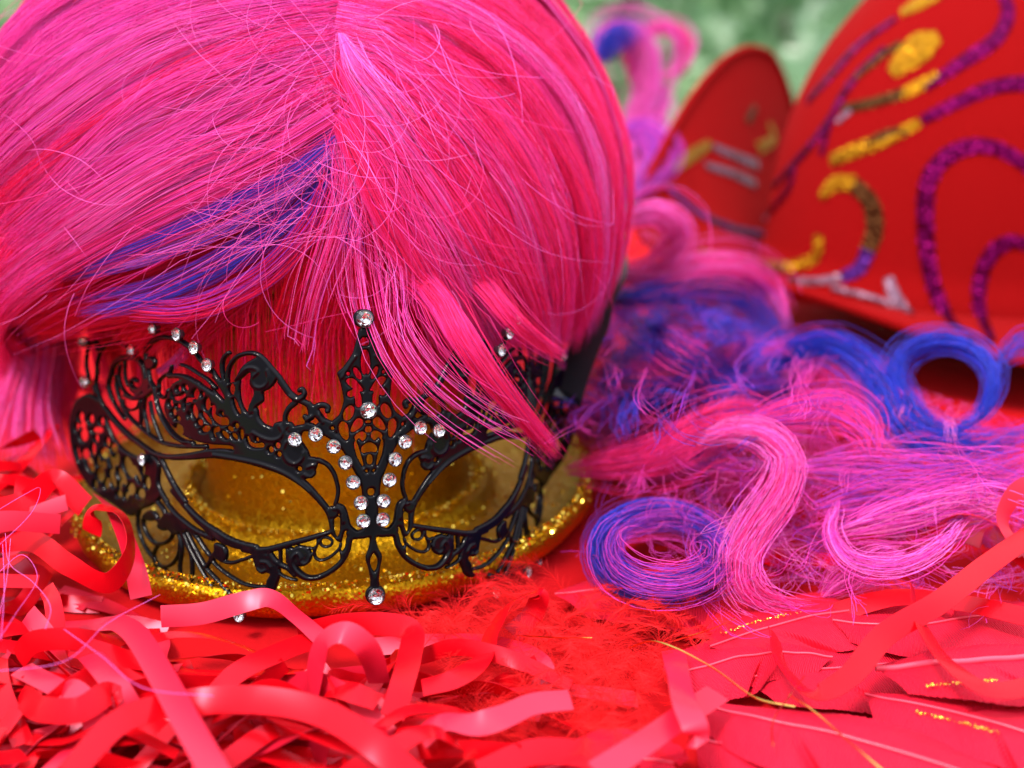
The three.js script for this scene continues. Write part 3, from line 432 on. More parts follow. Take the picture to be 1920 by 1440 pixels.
function fan(guides, count, seed, opt) {   // locks laid between neighbouring guides
  const rand = rng(seed), sets = guides.map((g) => resample(g, 0.001));
  for (let k = 0; k < count; k++) {
    const u = (k + rand() * 0.9) / count * (sets.length - 1), i = Math.min(sets.length - 2, Math.floor(u)), f = u - i, lift = opt.lift0 + rand() * opt.lift, ja = rand() * 20;
    const pts = sets[i].map((p, q) => { const c = p.clone().lerp(sets[i + 1][q], f), N = outward(c, wigC); return c.addScaledVector(N, lift * (0.3 + 0.7 * Math.sin(Math.min(1, q / 5 + 0.15) * 1.57)) + 0.0035 * nz(ja + q * 0.35, 3)).add(V(0.004 * nz(q * 0.4, ja), 0.004 * nz(ja, q * 0.4), 0)); });
    const high = opt.rosy ? 0 : 1 - u / (sets.length - 1), pick = rand() + (opt.rosy || 0), color = high * 1.1 > 0.3 + rand() * 0.6 ? (rand() < 0.65 ? ORCHID : PALE) : pick < 0.5 ? PINK : pick < 0.62 + 0.2 * (opt.rosy ? 1 : 0.6) ? ROSE : opt.rosy ? (rand() < 0.5 ? ROSE : PINK) : rand() < 0.6 ? ORCHID : PALE;
    lock(wig, spline(pts), { n: opt.n, width: opt.width * (0.6 + 0.8 * rand()), thick: opt.thick || 0.002, color, color2: pick < 0.5 ? PALE : opt.rosy ? PINK : ORCHID, mix: 0.3, seed: lockSeed++, seg: opt.seg || 14, spread: opt.spread || [0.75, 1, 1.05, 0.9], ragged: 0.12, from: opt.from, wave: 0.14 });
  }
}
const leftGuides = [
  [[636, -120], [420, -110], [180, -40], [20, 80], [-80, 240]], [[630, -40], [450, -30], [220, 50], [40, 170], [-90, 330]], [[628, 20], [450, 50], [240, 140], [60, 270], [-80, 420]], [[626, 70], [470, 120], [270, 220], [90, 350], [-60, 500]], [[626, 130], [480, 200], [300, 290], [120, 420], [-40, 560]], [[628, 175], [500, 245], [330, 325], [150, 430], [-20, 570]], [[630, 212], [505, 285], [345, 362], [170, 452], [0, 560]]];
const rightGuides = [
  [[636, -120], [820, -110], [1000, -40], [1120, 120], [1160, 330], [1140, 520]], [[633, -40], [820, -20], [1000, 80], [1110, 250], [1130, 430], [1095, 620]], [[632, 20], [800, 60], [950, 170], [1050, 330], [1080, 480], [1060, 650]], [[632, 70], [770, 130], [890, 260], [980, 400], [1020, 530], [1025, 650]], [[634, 130], [740, 210], [840, 330], [910, 450], [960, 560], [990, 650]], [[638, 190], [710, 270], [790, 390], [850, 490], [900, 590], [940, 660]], [[646, 240], [690, 330], [740, 430], [790, 520], [830, 600], [870, 670]]];
fan(leftGuides, 48, 11, { n: 185, width: 0.02, lift0: -0.001, lift: 0.003, thick: 0.0011, seg: 9 }); fan(rightGuides, 46, 12, { rosy: 0.3, n: 185, width: 0.018, lift0: -0.001, lift: 0.003, thick: 0.0011, seg: 9 });
fan(leftGuides, 22, 13, { n: 60, width: 0.009, lift0: 0.002, lift: 0.004, from: 0.5, seg: 11 }); fan(rightGuides, 22, 14, { rosy: 0.25, n: 60, width: 0.008, lift0: 0.002, lift: 0.004, from: 0.5, seg: 11 });
{ // crown and back of the head, combed down from the parting
  const rand = rng(21), top = onWig(640, -60, 0.001);
  for (let k = 0; k < 46; k++) {
    const a = -Math.PI + (k + rand() * 0.6) / 46 * Math.PI, pts = [];
    for (let q = 0; q <= 8; q++) { const e = 1.53 - q / 8 * 1.83, v = V(Math.cos(a) * Math.cos(e), Math.sin(e), Math.sin(a) * Math.cos(e)).multiply(wigR).multiplyScalar(1.01 + 0.01 * rand()).add(wigC); pts.push(v); }
    lock(wig, spline(pts), { n: 55, width: 0.02, thick: 0.0025, color: rand() < 0.6 ? PINK : ROSE, color2: PALE, mix: 0.2, seed: lockSeed++, seg: 9, r: 0.0002 });
  }
}
const L = (list, o, lift = 0.004) => { const m = lock(wig, guide(list, lift), { n: 70, width: 0.008, thick: 0.002, color: PINK, color2: PALE, mix: 0.25, seed: lockSeed++, ragged: 0.15, seg: 13, ...o }); if (o.label) m.userData.label = o.label; return m; };
// fringe of the left: a broad lock over blue and violet streaks, deep rose beneath
const under = { n: 110, width: 0.016, thick: 0.003, color: RED, color2: ROSE, mix: 0.35 };
for (const [k, dy] of [[0, 0], [1, 16], [2, 34], [3, 50], [4, 66]]) L([[630, 280 + dy * 0.4], [560, 370 + dy * 0.8], [440, 450 + dy * 0.9], [280, 520 + dy * 0.6], [130, 560 + dy * 0.4], [0, 600 + dy * 0.5]], under, -0.004 - k * 0.001);
for (const [k, dx] of [[0, 0], [1, 60], [2, 120], [3, 180], [4, 240]]) L([[645, 300], [640 + dx * 0.35, 400], [600 + dx * 0.75, 500], [560 + dx * 1.05, 610], [540 + dx * 1.3, 690]], under, -0.004 - k * 0.0005);
for (const [k, dx] of [[0, 0], [1, 50], [2, 100]]) L([[560 - dx, 420], [470 - dx, 520], [380 - dx, 590], [320 - dx, 650]], { ...under, n: 110 }, -0.008);
// deep red inner hair hanging between the gold crown and the mask
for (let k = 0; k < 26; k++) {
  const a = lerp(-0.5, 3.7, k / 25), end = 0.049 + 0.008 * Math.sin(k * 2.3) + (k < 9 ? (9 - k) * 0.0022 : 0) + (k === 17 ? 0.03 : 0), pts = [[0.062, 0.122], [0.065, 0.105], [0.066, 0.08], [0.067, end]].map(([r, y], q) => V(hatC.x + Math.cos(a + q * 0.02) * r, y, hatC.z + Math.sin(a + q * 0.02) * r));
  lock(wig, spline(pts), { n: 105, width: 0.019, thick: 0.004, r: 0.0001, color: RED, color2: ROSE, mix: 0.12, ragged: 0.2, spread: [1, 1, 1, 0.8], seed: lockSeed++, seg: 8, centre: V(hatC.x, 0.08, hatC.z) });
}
for (let k = 0; k < 9; k++) L([[120 - k * 26, 380 + k * 14], [40 - k * 16, 470 + k * 10], [-10 - k * 4, 580], [10 + k * 12, 690, 0.54], [20 + k * 12, 800, 0.53]], { n: 130, width: 0.016, thick: 0.004, color: k % 3 ? ROSE : PINK, color2: PINK, mix: 0.3, ragged: 0.25, spread: [1, 1, 0.9, 0.7] }, 0.0);
L([[630, 222], [500, 300], [330, 380], [160, 470], [30, 555], [-30, 640]], { n: 170, width: 0.009, thick: 0.003, color: PINK, color2: ORCHID, mix: 0.4 }, 0.004);
L([[628, 252], [540, 325], [400, 398], [240, 468], [90, 524], [20, 550]], { n: 75, width: 0.0058, thick: 0.0015, color: BLUE, color2: MAGENTA, mix: 0.45, spread: [0.9, 1.0, 0.9, 0.4], ragged: 0.08, label: 'bright blue streak under the fringe' }, 0.004);
L([[626, 285], [540, 362], [400, 440], [240, 496], [75, 533]], { n: 50, width: 0.005, thick: 0.002, color: PALE, color2: BLUE, mix: 0.45, spread: [1, 1, 0.9, 0.3] }, 0.003);
L([[630, 290], [560, 385], [440, 480], [300, 545], [140, 580]], { n: 80, width: 0.009, thick: 0.002, color: VIOLET, color2: BLUE, mix: 0.5, label: 'thin violet and blue streak lower in the fringe' }, 0.001);
L([[636, 300], [590, 410], [490, 520], [350, 580], [230, 575]], { n: 60, width: 0.008, thick: 0.002, color: ROSE, color2: VIOLET, mix: 0.45 }, 0.002);
L([[645, 320], [650, 420], [670, 480]], { n: 30, width: 0.006, color: BLUE, color2: VIOLET, mix: 0.4 }, 0.0);
for (let k = 0; k < 7; k++) L([[150 - k * 6, 470 + k * 6], [150 - k * 12, 580, 0.53], [140 - k * 14, 700, 0.53], [132 - k * 15, 820 + 14 * Math.sin(k * 2), 0.52]], { n: 120, width: 0.012, thick: 0.004, color: k % 2 ? RED : ROSE, color2: PINK, mix: 0.2, ragged: 0.2, spread: [1, 1, 0.9, 0.7] });
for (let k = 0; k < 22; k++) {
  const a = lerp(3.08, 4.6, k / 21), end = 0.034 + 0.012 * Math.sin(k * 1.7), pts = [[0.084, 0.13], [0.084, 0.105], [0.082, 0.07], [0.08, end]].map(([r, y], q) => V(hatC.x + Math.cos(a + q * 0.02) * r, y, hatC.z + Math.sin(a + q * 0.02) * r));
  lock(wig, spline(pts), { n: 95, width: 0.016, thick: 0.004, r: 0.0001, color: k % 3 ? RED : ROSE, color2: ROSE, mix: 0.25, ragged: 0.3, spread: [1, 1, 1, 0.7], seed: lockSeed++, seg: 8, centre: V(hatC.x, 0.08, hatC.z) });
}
// fringe that falls down the middle and over the mask
L([[638, 240], [648, 340], [618, 450], [585, 550], [568, 640], [562, 690, 0.425]], { n: 42, width: 0.008, ragged: 0.5, stray: 0.3, spread: [0.8, 1, 0.8, 0.9] }, 0.004);
L([[640, 260], [660, 370], [650, 470], [655, 560], [690, 650, 0.418]], { n: 34, ragged: 0.4, stray: 0.2, width: 0.009, spread: [0.8, 1, 1.1, 0.5] }, 0.003);
L([[642, 230], [690, 330], [740, 430], [800, 540], [850, 610, 0.424], [905, 690, 0.428], [970, 770, 0.44], [1045, 855, 0.462]], { n: 190, width: 0.0085, thick: 0.004, color: ROSE, color2: PINK, mix: 0.45, spread: [0.9, 1.2, 1.25, 1.1, 0.8, 0.55], ragged: 0.05 }, 0.004);
L([[660, 250], [740, 340], [820, 430], [890, 520], [950, 590, 0.44], [1010, 640, 0.452], [1060, 672, 0.464]], { n: 120, width: 0.007, thick: 0.003, color: ROSE, color2: PINK, mix: 0.4, spread: [1, 1.3, 1.2, 0.8, 0.5] }, 0.003);
L([[648, 280], [680, 400], [690, 510], [715, 620, 0.414], [780, 720, 0.416], [880, 800, 0.424], [1000, 870, 0.44]], { n: 26, ragged: 0.35, width: 0.01, thick: 0.003, color: PALE, color2: PINK, mix: 0.5, spread: [0.6, 0.8, 0.9, 1.1, 1.2], stray: 0.2 }, 0.004);
L([[655, 290], [720, 400], [740, 510], [750, 610, 0.414], [810, 700, 0.416], [920, 780, 0.427], [1010, 815, 0.44]], { n: 24, ragged: 0.35, width: 0.009, thick: 0.003, color: PALE, color2: PINK, mix: 0.5, spread: [0.6, 0.8, 1, 1.2, 1.3], stray: 0.2 }, 0.004);
L([[636, 120], [690, 230], [760, 320], [820, 430], [860, 520]], { n: 60, width: 0.008, color: PINK, color2: ROSE, mix: 0.4, ragged: 0.3, spread: [0.2, 0.9, 1.1, 1] }, 0.005);
L([[638, 62], [672, 130], [735, 210], [800, 320]], { n: 110, width: 0.01, color: PALE, color2: ORCHID, mix: 0.4, ragged: 0.35, spread: [0.15, 0.9, 1.2, 1] }, 0.0045);
// the side lock that hangs at the left
for (const [k, dx, len] of [[0, 0, 0], [1, 26, 20], [2, 55, 30], [3, 84, 10], [4, 110, -10], [5, -26, 30]]) L([[-40 + dx, 480], [30 + dx * 0.9, 570, 0.53], [60 + dx * 0.5, 680, 0.525], [30 + dx * 0.7, 780, 0.515], [10 + dx * 1.1, 870 + len, 0.505]], { n: 130, width: 0.012, thick: 0.004, color: k % 2 ? PINK : ROSE, color2: PALE, mix: 0.3, spread: [1, 1, 0.9, 0.9], ragged: 0.35 }, 0.0);
L([[300, 700, 0.462], [340, 668, 0.458], [370, 630, 0.455], [405, 590, 0.452]], { n: 60, width: 0.0045, thick: 0.002, color: PALE, color2: PINK, mix: 0.4, ragged: 0.4, spread: [0.7, 0.9, 1.2] });
{ // single hairs that have sprung loose
  const rand = rng(55), F = new Fibres();
  for (let k = 0; k < 270; k++) {
    const nearPart = rand() < 0.7, x = nearPart ? 640 + (rand() - 0.5) * 360 : rand() * 1120, y = nearPart ? 40 + rand() * 430 : rand() * 560, len = 90 + rand() * 260, pts = []; let a = rand() * 6.283, cur = (rand() - 0.5) * (rand() < 0.3 ? 3.2 : 1.1), px = x, py = y;
    if (rand() < 0.72) a = Math.PI * (x < 630 ? 0.85 : 0.3) + (rand() - 0.5) * 0.9;
    const hi = 0.004 + rand() * 0.008, n = 16;
    for (let q = 0; q <= n; q++) { pts.push(onWig(clamp(px, -60, 1150), py, hi * Math.sin(Math.PI * (0.15 + 0.8 * q / n)) + 0.002)); px += Math.cos(a) * len / n; py += Math.sin(a) * len / n; a += cur * 2 / n + (rand() - 0.5) * 0.12; }
    F.add(spline(pts).getPoints(22), k < 120 ? 0.00009 : 0.000065, tint(rand() < 0.8 ? PALE : PINK, 0.3, rand), 0.8);
  }
  for (const l of [[[-20, 1260, 0.03], [120, 1240, 0.031], [200, 1170, 0.032], [300, 1115, 0.03]], [[120, 1180, 0.03], [190, 1230, 0.032], [270, 1290, 0.03], [400, 1305, 0.028]], [[-10, 960, 0.05], [50, 925, 0.052], [75, 915, 0.05], [60, 960, 0.048], [-10, 1030, 0.044]], [[10, 1000, 0.04], [20, 1060, 0.038], [60, 1090, 0.036], [95, 1140, 0.034], [85, 1180, 0.032]], [[-10, 1080, 0.036], [40, 1040, 0.038], [70, 1080, 0.036], [30, 1150, 0.034], [-10, 1210, 0.032]], [[5, 1020, 0.04], [8, 1100, 0.036], [2, 1200, 0.034]], [[20, 1010, 0.04], [12, 1090, 0.037], [-8, 1180, 0.034]]]) F.add(spline(l.map(([x, y, h]) => G(x, y, h))).getPoints(30), 0.00007, tint(PALE, 0.2, rand), 0.8);
  const m = mesh('loose_hair', F.geometry(), fibreMat, wig, true); m.userData.kind = 'stuff';
}

// ------------------------------------------------------------------ curly wig on the right
const curlCentre = G(1450, 800, -0.15);
const curly = thing('curly_wig', 'curly pink, blue and violet wig lying loose on the table', 'wig', G(1500, 900, 0).setY(0));
const K = (list, o) => { const m = lock(curly, spline(list.map(([x, y, h]) => (h < 0.2 ? G(x, y, h) : P(x, y, h)))), { n: 90, width: 0.009, thick: 0.006, color: PINK, color2: PALE, mix: 0.3, seed: lockSeed++, seg: 17, centre: curlCentre, ragged: 0.35, wave: 0.4, from: 0.15, stray: 0.12, spread: [0.35, 0.9, 1.1, 1, 0.25], r: 0.0001, ...o, n: Math.round(((o && o.n) || 90) * 1.1) }); if (o && o.label) m.userData.label = o.label; return m; };
const blue = { color: BLUE, color2: INDIGO, mix: 0.35, wave: 0.8, stray: 0.16 }, lilac = { color: MAGENTA, color2: VIOLET, mix: 0.4 };
function coil(cx, cy, rx, ry, h0, h1, turns, o, start = 0) { const l = []; for (let k = 0; k <= turns * 10; k++) { const a = start + k / 10 * 6.2832, f = k / (turns * 10), w = 1 - 0.08 * Math.sin(f * 9); l.push([cx + rx * w * Math.cos(a), cy + ry * w * Math.sin(a) - (f - 0.5) * 22, lerp(h0, h1, f)]); } return K(l, { seg: Math.round(turns * 22), ...o }); }
coil(1240, 1030, 104, 70, 0.006, 0.02, 2.2, { ...blue, n: 120, width: 0.007, thick: 0.005, spread: [0.6, 1.2, 0.8, 1.2, 0.7], label: 'round blue and violet curl coiled flat on the red feathers' }); coil(1242, 1032, 98, 65, 0.012, 0.024, 1.4, { color: VIOLET, color2: MAGENTA, mix: 0.4, n: 70, width: 0.007, thick: 0.005, wave: 1, stray: 0.2 }, 2);
coil(1238, 1030, 108, 74, 0.004, 0.016, 1.3, { ...blue, color: INDIGO, color2: VIOLET, n: 90, width: 0.006, thick: 0.005 }, 4);
// two blue curls in front of the red hat
K([[1440, 720, 0.035], [1470, 668, 0.044], [1540, 648, 0.05], [1610, 680, 0.05], [1660, 745, 0.044], [1700, 810, 0.038], [1780, 840, 0.034], [1880, 830, 0.034], [1960, 800, 0.036]], { ...blue, mix: 0.12, n: 170, width: 0.01, thick: 0.007, label: 'thick bright blue lock curling in front of the red hat' });
K([[1760, 820, 0.036], [1840, 775, 0.044], [1862, 710, 0.055], [1820, 655, 0.062], [1750, 640, 0.062], [1690, 665, 0.056], [1675, 720, 0.048], [1720, 780, 0.04], [1800, 830, 0.034], [1900, 860, 0.03]], { ...blue, mix: 0.1, n: 120, width: 0.006, thick: 0.005, label: 'ring shaped bright blue curl beside the red hat brim' });
K([[1870, 690, 0.055], [1900, 650, 0.058], [1950, 640, 0.058]], { ...blue, n: 50, width: 0.006 });
// pink locks
K([[1150, 420, 0.092], [1230, 400, 0.095], [1275, 440, 0.085], [1240, 500, 0.07], [1170, 530, 0.06], [1130, 540, 0.055]], { n: 150, width: 0.013, color: PALE, color2: PINK, mix: 0.5 });
K([[1130, 500, 0.065], [1220, 520, 0.066], [1320, 500, 0.07], [1400, 510, 0.066], [1450, 550, 0.056], [1480, 620, 0.045]], { n: 140, width: 0.011, color: PINK, color2: PALE, mix: 0.5 });
K([[1120, 560, 0.055], [1200, 560, 0.06], [1290, 545, 0.06], [1390, 560, 0.055], [1450, 610, 0.045], [1480, 690, 0.035]], { ...blue, n: 110, width: 0.01 });
K([[1060, 880, 0.018], [1150, 870, 0.026], [1240, 850, 0.034], [1310, 810, 0.042], [1400, 780, 0.046], [1480, 790, 0.044]], { n: 150, width: 0.012, color: PINK, color2: ROSE, mix: 0.4 });
K([[1310, 830, 0.04], [1375, 806, 0.046], [1440, 818, 0.046], [1478, 868, 0.041], [1458, 930, 0.034], [1410, 1000, 0.027], [1388, 1060, 0.02], [1412, 1115, 0.012], [1480, 1140, 0.008], [1570, 1150, 0.005]], { n: 170, width: 0.0068, thick: 0.005, color: PINK, color2: PALE, mix: 0.45, wave: 0.8, stray: 0.2, label: 'long wavy pink lock falling onto the red feathers' });
K([[1390, 800, 0.046], [1490, 770, 0.05], [1570, 770, 0.05], [1620, 810, 0.046], [1640, 870, 0.04]], { ...lilac, n: 100, width: 0.01, color: PINK });
K([[1570, 940, 0.03], [1560, 1000, 0.026], [1600, 1050, 0.022], [1680, 1060, 0.022], [1760, 1020, 0.026], [1800, 980, 0.03]], { n: 60, width: 0.0038, color: PALE, color2: MAGENTA, mix: 0.5, stray: 0.3, wave: 0.9 });
K([[1540, 1120, 0.008], [1580, 1080, 0.014], [1640, 1050, 0.02], [1700, 1030, 0.024]], { n: 80, width: 0.006, color: MAGENTA, color2: PALE, mix: 0.5, stray: 0.2 });
K([[1520, 960, 0.026], [1640, 930, 0.03], [1760, 930, 0.032], [1880, 890, 0.034], [1980, 850, 0.036]], { ...lilac, n: 80, width: 0.01, stray: 0.3, wave: 0.8 });
K([[1500, 880, 0.034], [1620, 880, 0.036], [1740, 890, 0.036], [1860, 900, 0.034], [1980, 900, 0.034]], { ...lilac, n: 80, width: 0.011, stray: 0.3, wave: 0.8 });
K([[1560, 1000, 0.024], [1700, 960, 0.03], [1820, 930, 0.034], [1960, 960, 0.034]], { n: 80, width: 0.009, color: MAGENTA, color2: PALE, mix: 0.3, stray: 0.3, wave: 0.8 });
// tall curls far behind, between the wig and the upturned brim
K([[1200, 330, 0.8], [1190, 240, 0.8], [1215, 160, 0.8], [1200, 90, 0.8], [1160, 60, 0.8], [1125, 80, 0.8], [1130, 130, 0.8]], { n: 150, width: 0.017, color: PALE, color2: MAGENTA, mix: 0.3, r: 0.0002 }); K([[1130, 120, 0.79], [1140, 90, 0.79], [1165, 70, 0.79], [1180, 100, 0.79]], { ...blue, n: 80, width: 0.012, r: 0.0002 });
coil(1238, 112, 48, 50, 0.81, 0.82, 1.2, { n: 110, width: 0.008, color: PALE, color2: PINK, mix: 0.5, r: 0.0002 }, 1); K([[1250, 170, 0.81], [1220, 230, 0.8], [1225, 310, 0.78], [1200, 380, 0.75]], { n: 160, width: 0.018, color: PALE, color2: MAGENTA, mix: 0.5, r: 0.0002 });
K([[1160, 250, 0.78], [1210, 250, 0.77], [1240, 300, 0.76], [1200, 360, 0.73], [1160, 400, 0.7]], { n: 130, width: 0.014, color: VIOLET, color2: MAGENTA, mix: 0.5, r: 0.0002 });
{ // the body of the wig: waves behind and below the locks
  const rand = rng(66);
  for (let k = 0; k < 84; k++) {
    const u = rand(), v = k < 32 ? rand() * 0.6 : rand(), y = lerp(540, 900, v), x = Math.max(lerp(1090, 1560, u), y > 780 ? 1100 + (y - 780) * 1.2 : 0), l = [], zone = y < 760 && x < 1480, tall = lerp(0.052, 0.016, (y - 540) / 360) * (0.6 + 0.6 * rand()); let a = (rand() - 0.5) * 2.4, px = x - 60, py = y;
    const cur = (rand() - 0.5) * 5;
    for (let q = 0; q < 6; q++) { if (py > 535 + Math.max(0, px - 1200) * 0.33) l.push([px, Math.min(py, 1000), tall * (0.8 + 0.4 * rand())]); px += Math.cos(a) * 38; py += Math.sin(a) * 26; a += cur / 6 + (rand() - 0.5) * 0.8; }
    if (l.length < 3) continue;
    const c = zone ? (rand() < 0.4 ? BLUE : rand() < 0.55 ? INDIGO : rand() < 0.7 ? VIOLET : MAGENTA) : rand() < 0.5 ? MAGENTA : rand() < 0.6 ? PINK : VIOLET;
    K(l, { n: 52, width: 0.009, thick: 0.006, wave: 0.8, color: c, color2: c === BLUE ? VIOLET : PINK, mix: 0.3, seg: 10 });
  }
  const F = new Fibres();
  for (let k = 0; k < 420; k++) {            // wisps of a few hairs that share a wave
    const x0 = lerp(1080, 1950, Math.pow(rand(), 0.9)), y = lerp(560, 1090, rand()), x = y > 820 ? Math.max(x0, 1200 + rand() * 300) : x0, base = lerp(0.06, 0.012, clamp((y - 560) / 500, 0, 1));
    let a = rand() * 6.28, px = x, py = y; const cur = (rand() < 0.5 ? -1 : 1) * (0.6 + rand() * rand() * 6), len = 90 + rand() * 260, n = 12, l = [], bend = rand() * 6;
    for (let q = 0; q <= n; q++) { if (py > 540 + Math.max(0, px - 1180) * 0.34 && py < 1190) l.push(G(px, py, base * (0.8 + 0.35 * Math.sin(q / n * 4 + bend)))); px += Math.cos(a) * len / n; py += Math.sin(a) * len / n * 0.75; a += cur / n + 0.25 * Math.sin(q * 0.9 + bend); }
    if (l.length < 4) continue;
    const c = y < 780 && x < 1500 ? (rand() < 0.4 ? VIOLET : rand() < 0.55 ? BLUE : MAGENTA) : rand() < 0.55 ? MAGENTA : rand() < 0.6 ? PALE : VIOLET, path = spline(l).getPoints(16), many = 2 + Math.floor(rand() * 6), gap = 0.0012 + rand() * 0.003;
    for (let f = 0; f < many; f++) { const ph = rand() * 40, cut = Math.floor(rand() * 5); F.add(path.slice(Math.floor(rand() * 3), 17 - cut).map((q, i) => q.clone().add(V(gap * nz(ph, i * 0.14) * 3, gap * 1.4 * nz(i * 0.14, ph), gap * nz(ph, 5, i * 0.14) * 3))), 0.00008, tint(c, 0.5, rand), 0.7); }
  }
  const m = mesh('loose_hair', F.geometry(), fibreMat, curly, true); m.userData.kind = 'stuff';
}

// ------------------------------------------------------------------ red felt hat
{
  const base = P(1935, 500, 0.76).setY(0.03), hat = thing('red_felt_hat', 'red felt hat with upturned brim and purple and gold glitter swirls', 'hat', base);
  const AX = 0.142, AZ = 0.1, sm = (a, b, x) => { const t = clamp((x - a) / (b - a), 0, 1); return t * t * (3 - 2 * t); };
  function grid(fn, nu, nv, close) { const p = [], uv = [], ix = []; for (let j = 0; j <= nv; j++) for (let i = 0; i <= nu; i++) { const q = fn(i / nu, j / nv); p.push(q.x, q.y, q.z); uv.push(i / nu, j / nv); if (i && j) { const a = (j - 1) * (nu + 1) + i - 1; ix.push(a, a + nu + 1, a + 1, a + 1, a + nu + 1, a + nu + 2); } } const g = new THREE.BufferGeometry(); g.setAttribute('position', new THREE.Float32BufferAttribute(p, 3)); g.setAttribute('uv', new THREE.Float32BufferAttribute(uv, 2)); g.setIndex(ix); g.computeVertexNormals(); return g; }
  const crownAt = (u, v) => { const a = u * Math.PI * 2, q = Math.min(1, v / 0.8), s0 = 0.5, s = v < 0.8 ? Math.max(s0, 1 - 1.2 * Math.pow(q * 0.8, 3)) - 0.06 * q * (1 - q) + 0.03 * (1 - sm(0, 0.08, v)) : Math.max(s0, 1 - 1.2 * 0.512) * Math.sqrt(Math.max(0, 1 - Math.pow((v - 0.8) / 0.2, 2))), y = v < 0.8 ? 0.175 * q : 0.175 + 0.022 * Math.sin((v - 0.8) / 0.2 * 1.57) - 0.03 * sm(0.85, 1, v), pinch = 1 - 0.07 * Math.exp(-Math.pow((a - 2.2) / 0.35, 2)) * q; return V(Math.cos(a) * AX * s * pinch, y, Math.sin(a) * AZ * s * pinch).add(base); };
  const crown = mesh('crown', grid(crownAt, 160, 70), felt, hat, true);
  // the brim: its rim runs flat along the front, sweeps up into a tall fold at the left end and on round the back
  const rim = [[0.2, 2330, 640, 0.72], [0.7, 2150, 700, 0.62], [1.15, 1920, 672, 0.615], [1.5, 1740, 622, 0.63], [1.8, 1560, 560, 0.65], [2.1, 1400, 512, 0.665], [2.4, 1270, 480, 0.68], [2.62, 1200, 430, 0.7], [2.8, 1205, 360, 0.725], [2.96, 1250, 262, 0.755], [3.1, 1308, 165, 0.785], [3.2, 1366, 104, 0.81], [3.3, 1412, 88, 0.83], [3.4, 1450, 106, 0.85], [3.52, 1478, 170, 0.87], [3.7, 1500, 262, 0.9], [4.2, 1600, 330, 0.97], [4.9, 1900, 330, 1.0], [5.5, 2250, 330, 0.95], [5.95, 2420, 450, 0.85]];
  const rimC = spline(rim.map(([, x, y, d]) => P(x, y, d)), true), rimA = rim.map((r) => r[0]);
  const brimAt = (u, v) => {
    const e = u * rim.length, k = Math.floor(e) % rim.length, f = e - Math.floor(e), a0 = rimA[k], a1 = k + 1 < rim.length ? rimA[k + 1] : rimA[0] + Math.PI * 2, a = lerp(a0, a1, f), I = V(Math.cos(a) * AX * 1.03, 0, Math.sin(a) * AZ * 1.03).add(base), E = rimC.getPoint(u), M = I.clone().lerp(E, 0.55); M.y = lerp(I.y, E.y, 0.16);
    return I.multiplyScalar((1 - v) * (1 - v)).addScaledVector(M, 2 * v * (1 - v)).addScaledVector(E, v * v);
  };
  const gt = grid(brimAt, 200, 24), gu = grid((u, v) => brimAt(u, v).add(V(0, -0.0028, 0)), 200, 24), edge = new THREE.TubeGeometry(spline(Array.from({ length: 120 }, (_, k) => brimAt(k / 120, 1).add(V(0, -0.0012, 0))), true), 300, 0.0023, 8, true);
  const brim = mesh('brim', mergeGeometries([gt, gu, edge]), felt, hat, true);
  hat.updateMatrixWorld(true);
  const cast = new THREE.Raycaster();
  function swirl(mat, w, ...list) {           // glitter glue laid along a line on the felt
    const pts = []; for (let k = 0; k < list.length; k += 2) pts.push(V(list[k], list[k + 1], 0));
    const c = spline(pts).getPoints(pts.length * 8), hits = [];
    for (const q of c) { cast.set(camera.position, rayDir(q.x, q.y)); const h = cast.intersectObjects([crown, brim])[0]; if (h) hits.push([h.point, h.face.normal.clone(), h.distance]); }
    const p = [], ix = [], uv = []; let n = 0;
    for (let k = 0; k < hits.length; k++) {
      const q = hits[k][0], T = hits[Math.min(hits.length - 1, k + 1)][0].clone().sub(hits[Math.max(0, k - 1)][0]).normalize(), N = hits[k][1]; if (N.dot(V().subVectors(camera.position, q)) < 0) N.negate();
      const jump = k && hits[k - 1][0].distanceTo(q) > 0.02, B = V().crossVectors(N, T).normalize(), ww = wide(w, k / Math.max(1, hits.length - 1)) * 0.42 * (1 + 0.12 * nz(k * 0.4, 2));
      for (const [f, h] of [[-1, 0.0003], [-0.8, 0.0008], [0, 0.001], [0.8, 0.0008], [1, 0.0003]]) { const z = q.clone().addScaledVector(B, f * ww).addScaledVector(N, h); p.push(z.x, z.y, z.z); uv.push(k * 0.003, f * ww); }
      if (k && !jump) for (let s = 0; s < 4; s++) { const a = (k - 1) * 5 + s; ix.push(a, a + 1, a + 5, a + 1, a + 6, a + 5); }
    }
    if (!ix.length) return;
    const g = new THREE.BufferGeometry(); g.setAttribute('position', new THREE.Float32BufferAttribute(p, 3)); g.setAttribute('uv', new THREE.Float32BufferAttribute(uv, 2)); g.setIndex(ix); g.computeVertexNormals();
    mesh(partName(hat, 'glitter_swirl'), g, mat, hat, true);
  }
  swirl(gluePurple, [0.003, 0.008, 0.01, 0.01, 0.008, 0.006], 1860, 650, 1790, 610, 1752, 540, 1735, 420, 1745, 330, 1790, 285, 1850, 275, 1910, 300, 1960, 350);
  swirl(gluePurple, [0.005, 0.008, 0.009, 0.006], 1860, 640, 1835, 570, 1850, 490, 1890, 455, 1950, 465);
  swirl(gluePurple, [0.005, 0.009, 0.008, 0.005], 1735, 165, 1800, 120, 1870, 70, 1890, 20, 1870, -30); swirl(gluePurple, [0.006, 0.008, 0.009], 1730, 225, 1800, 190, 1870, 162, 1960, 155);
  swirl(glueGold, [0.008, 0.009, 0.006], 1558, 302, 1610, 280, 1660, 262, 1725, 230); swirl(glueDark, [0.006, 0.009, 0.006], 1620, 275, 1660, 258, 1700, 245);
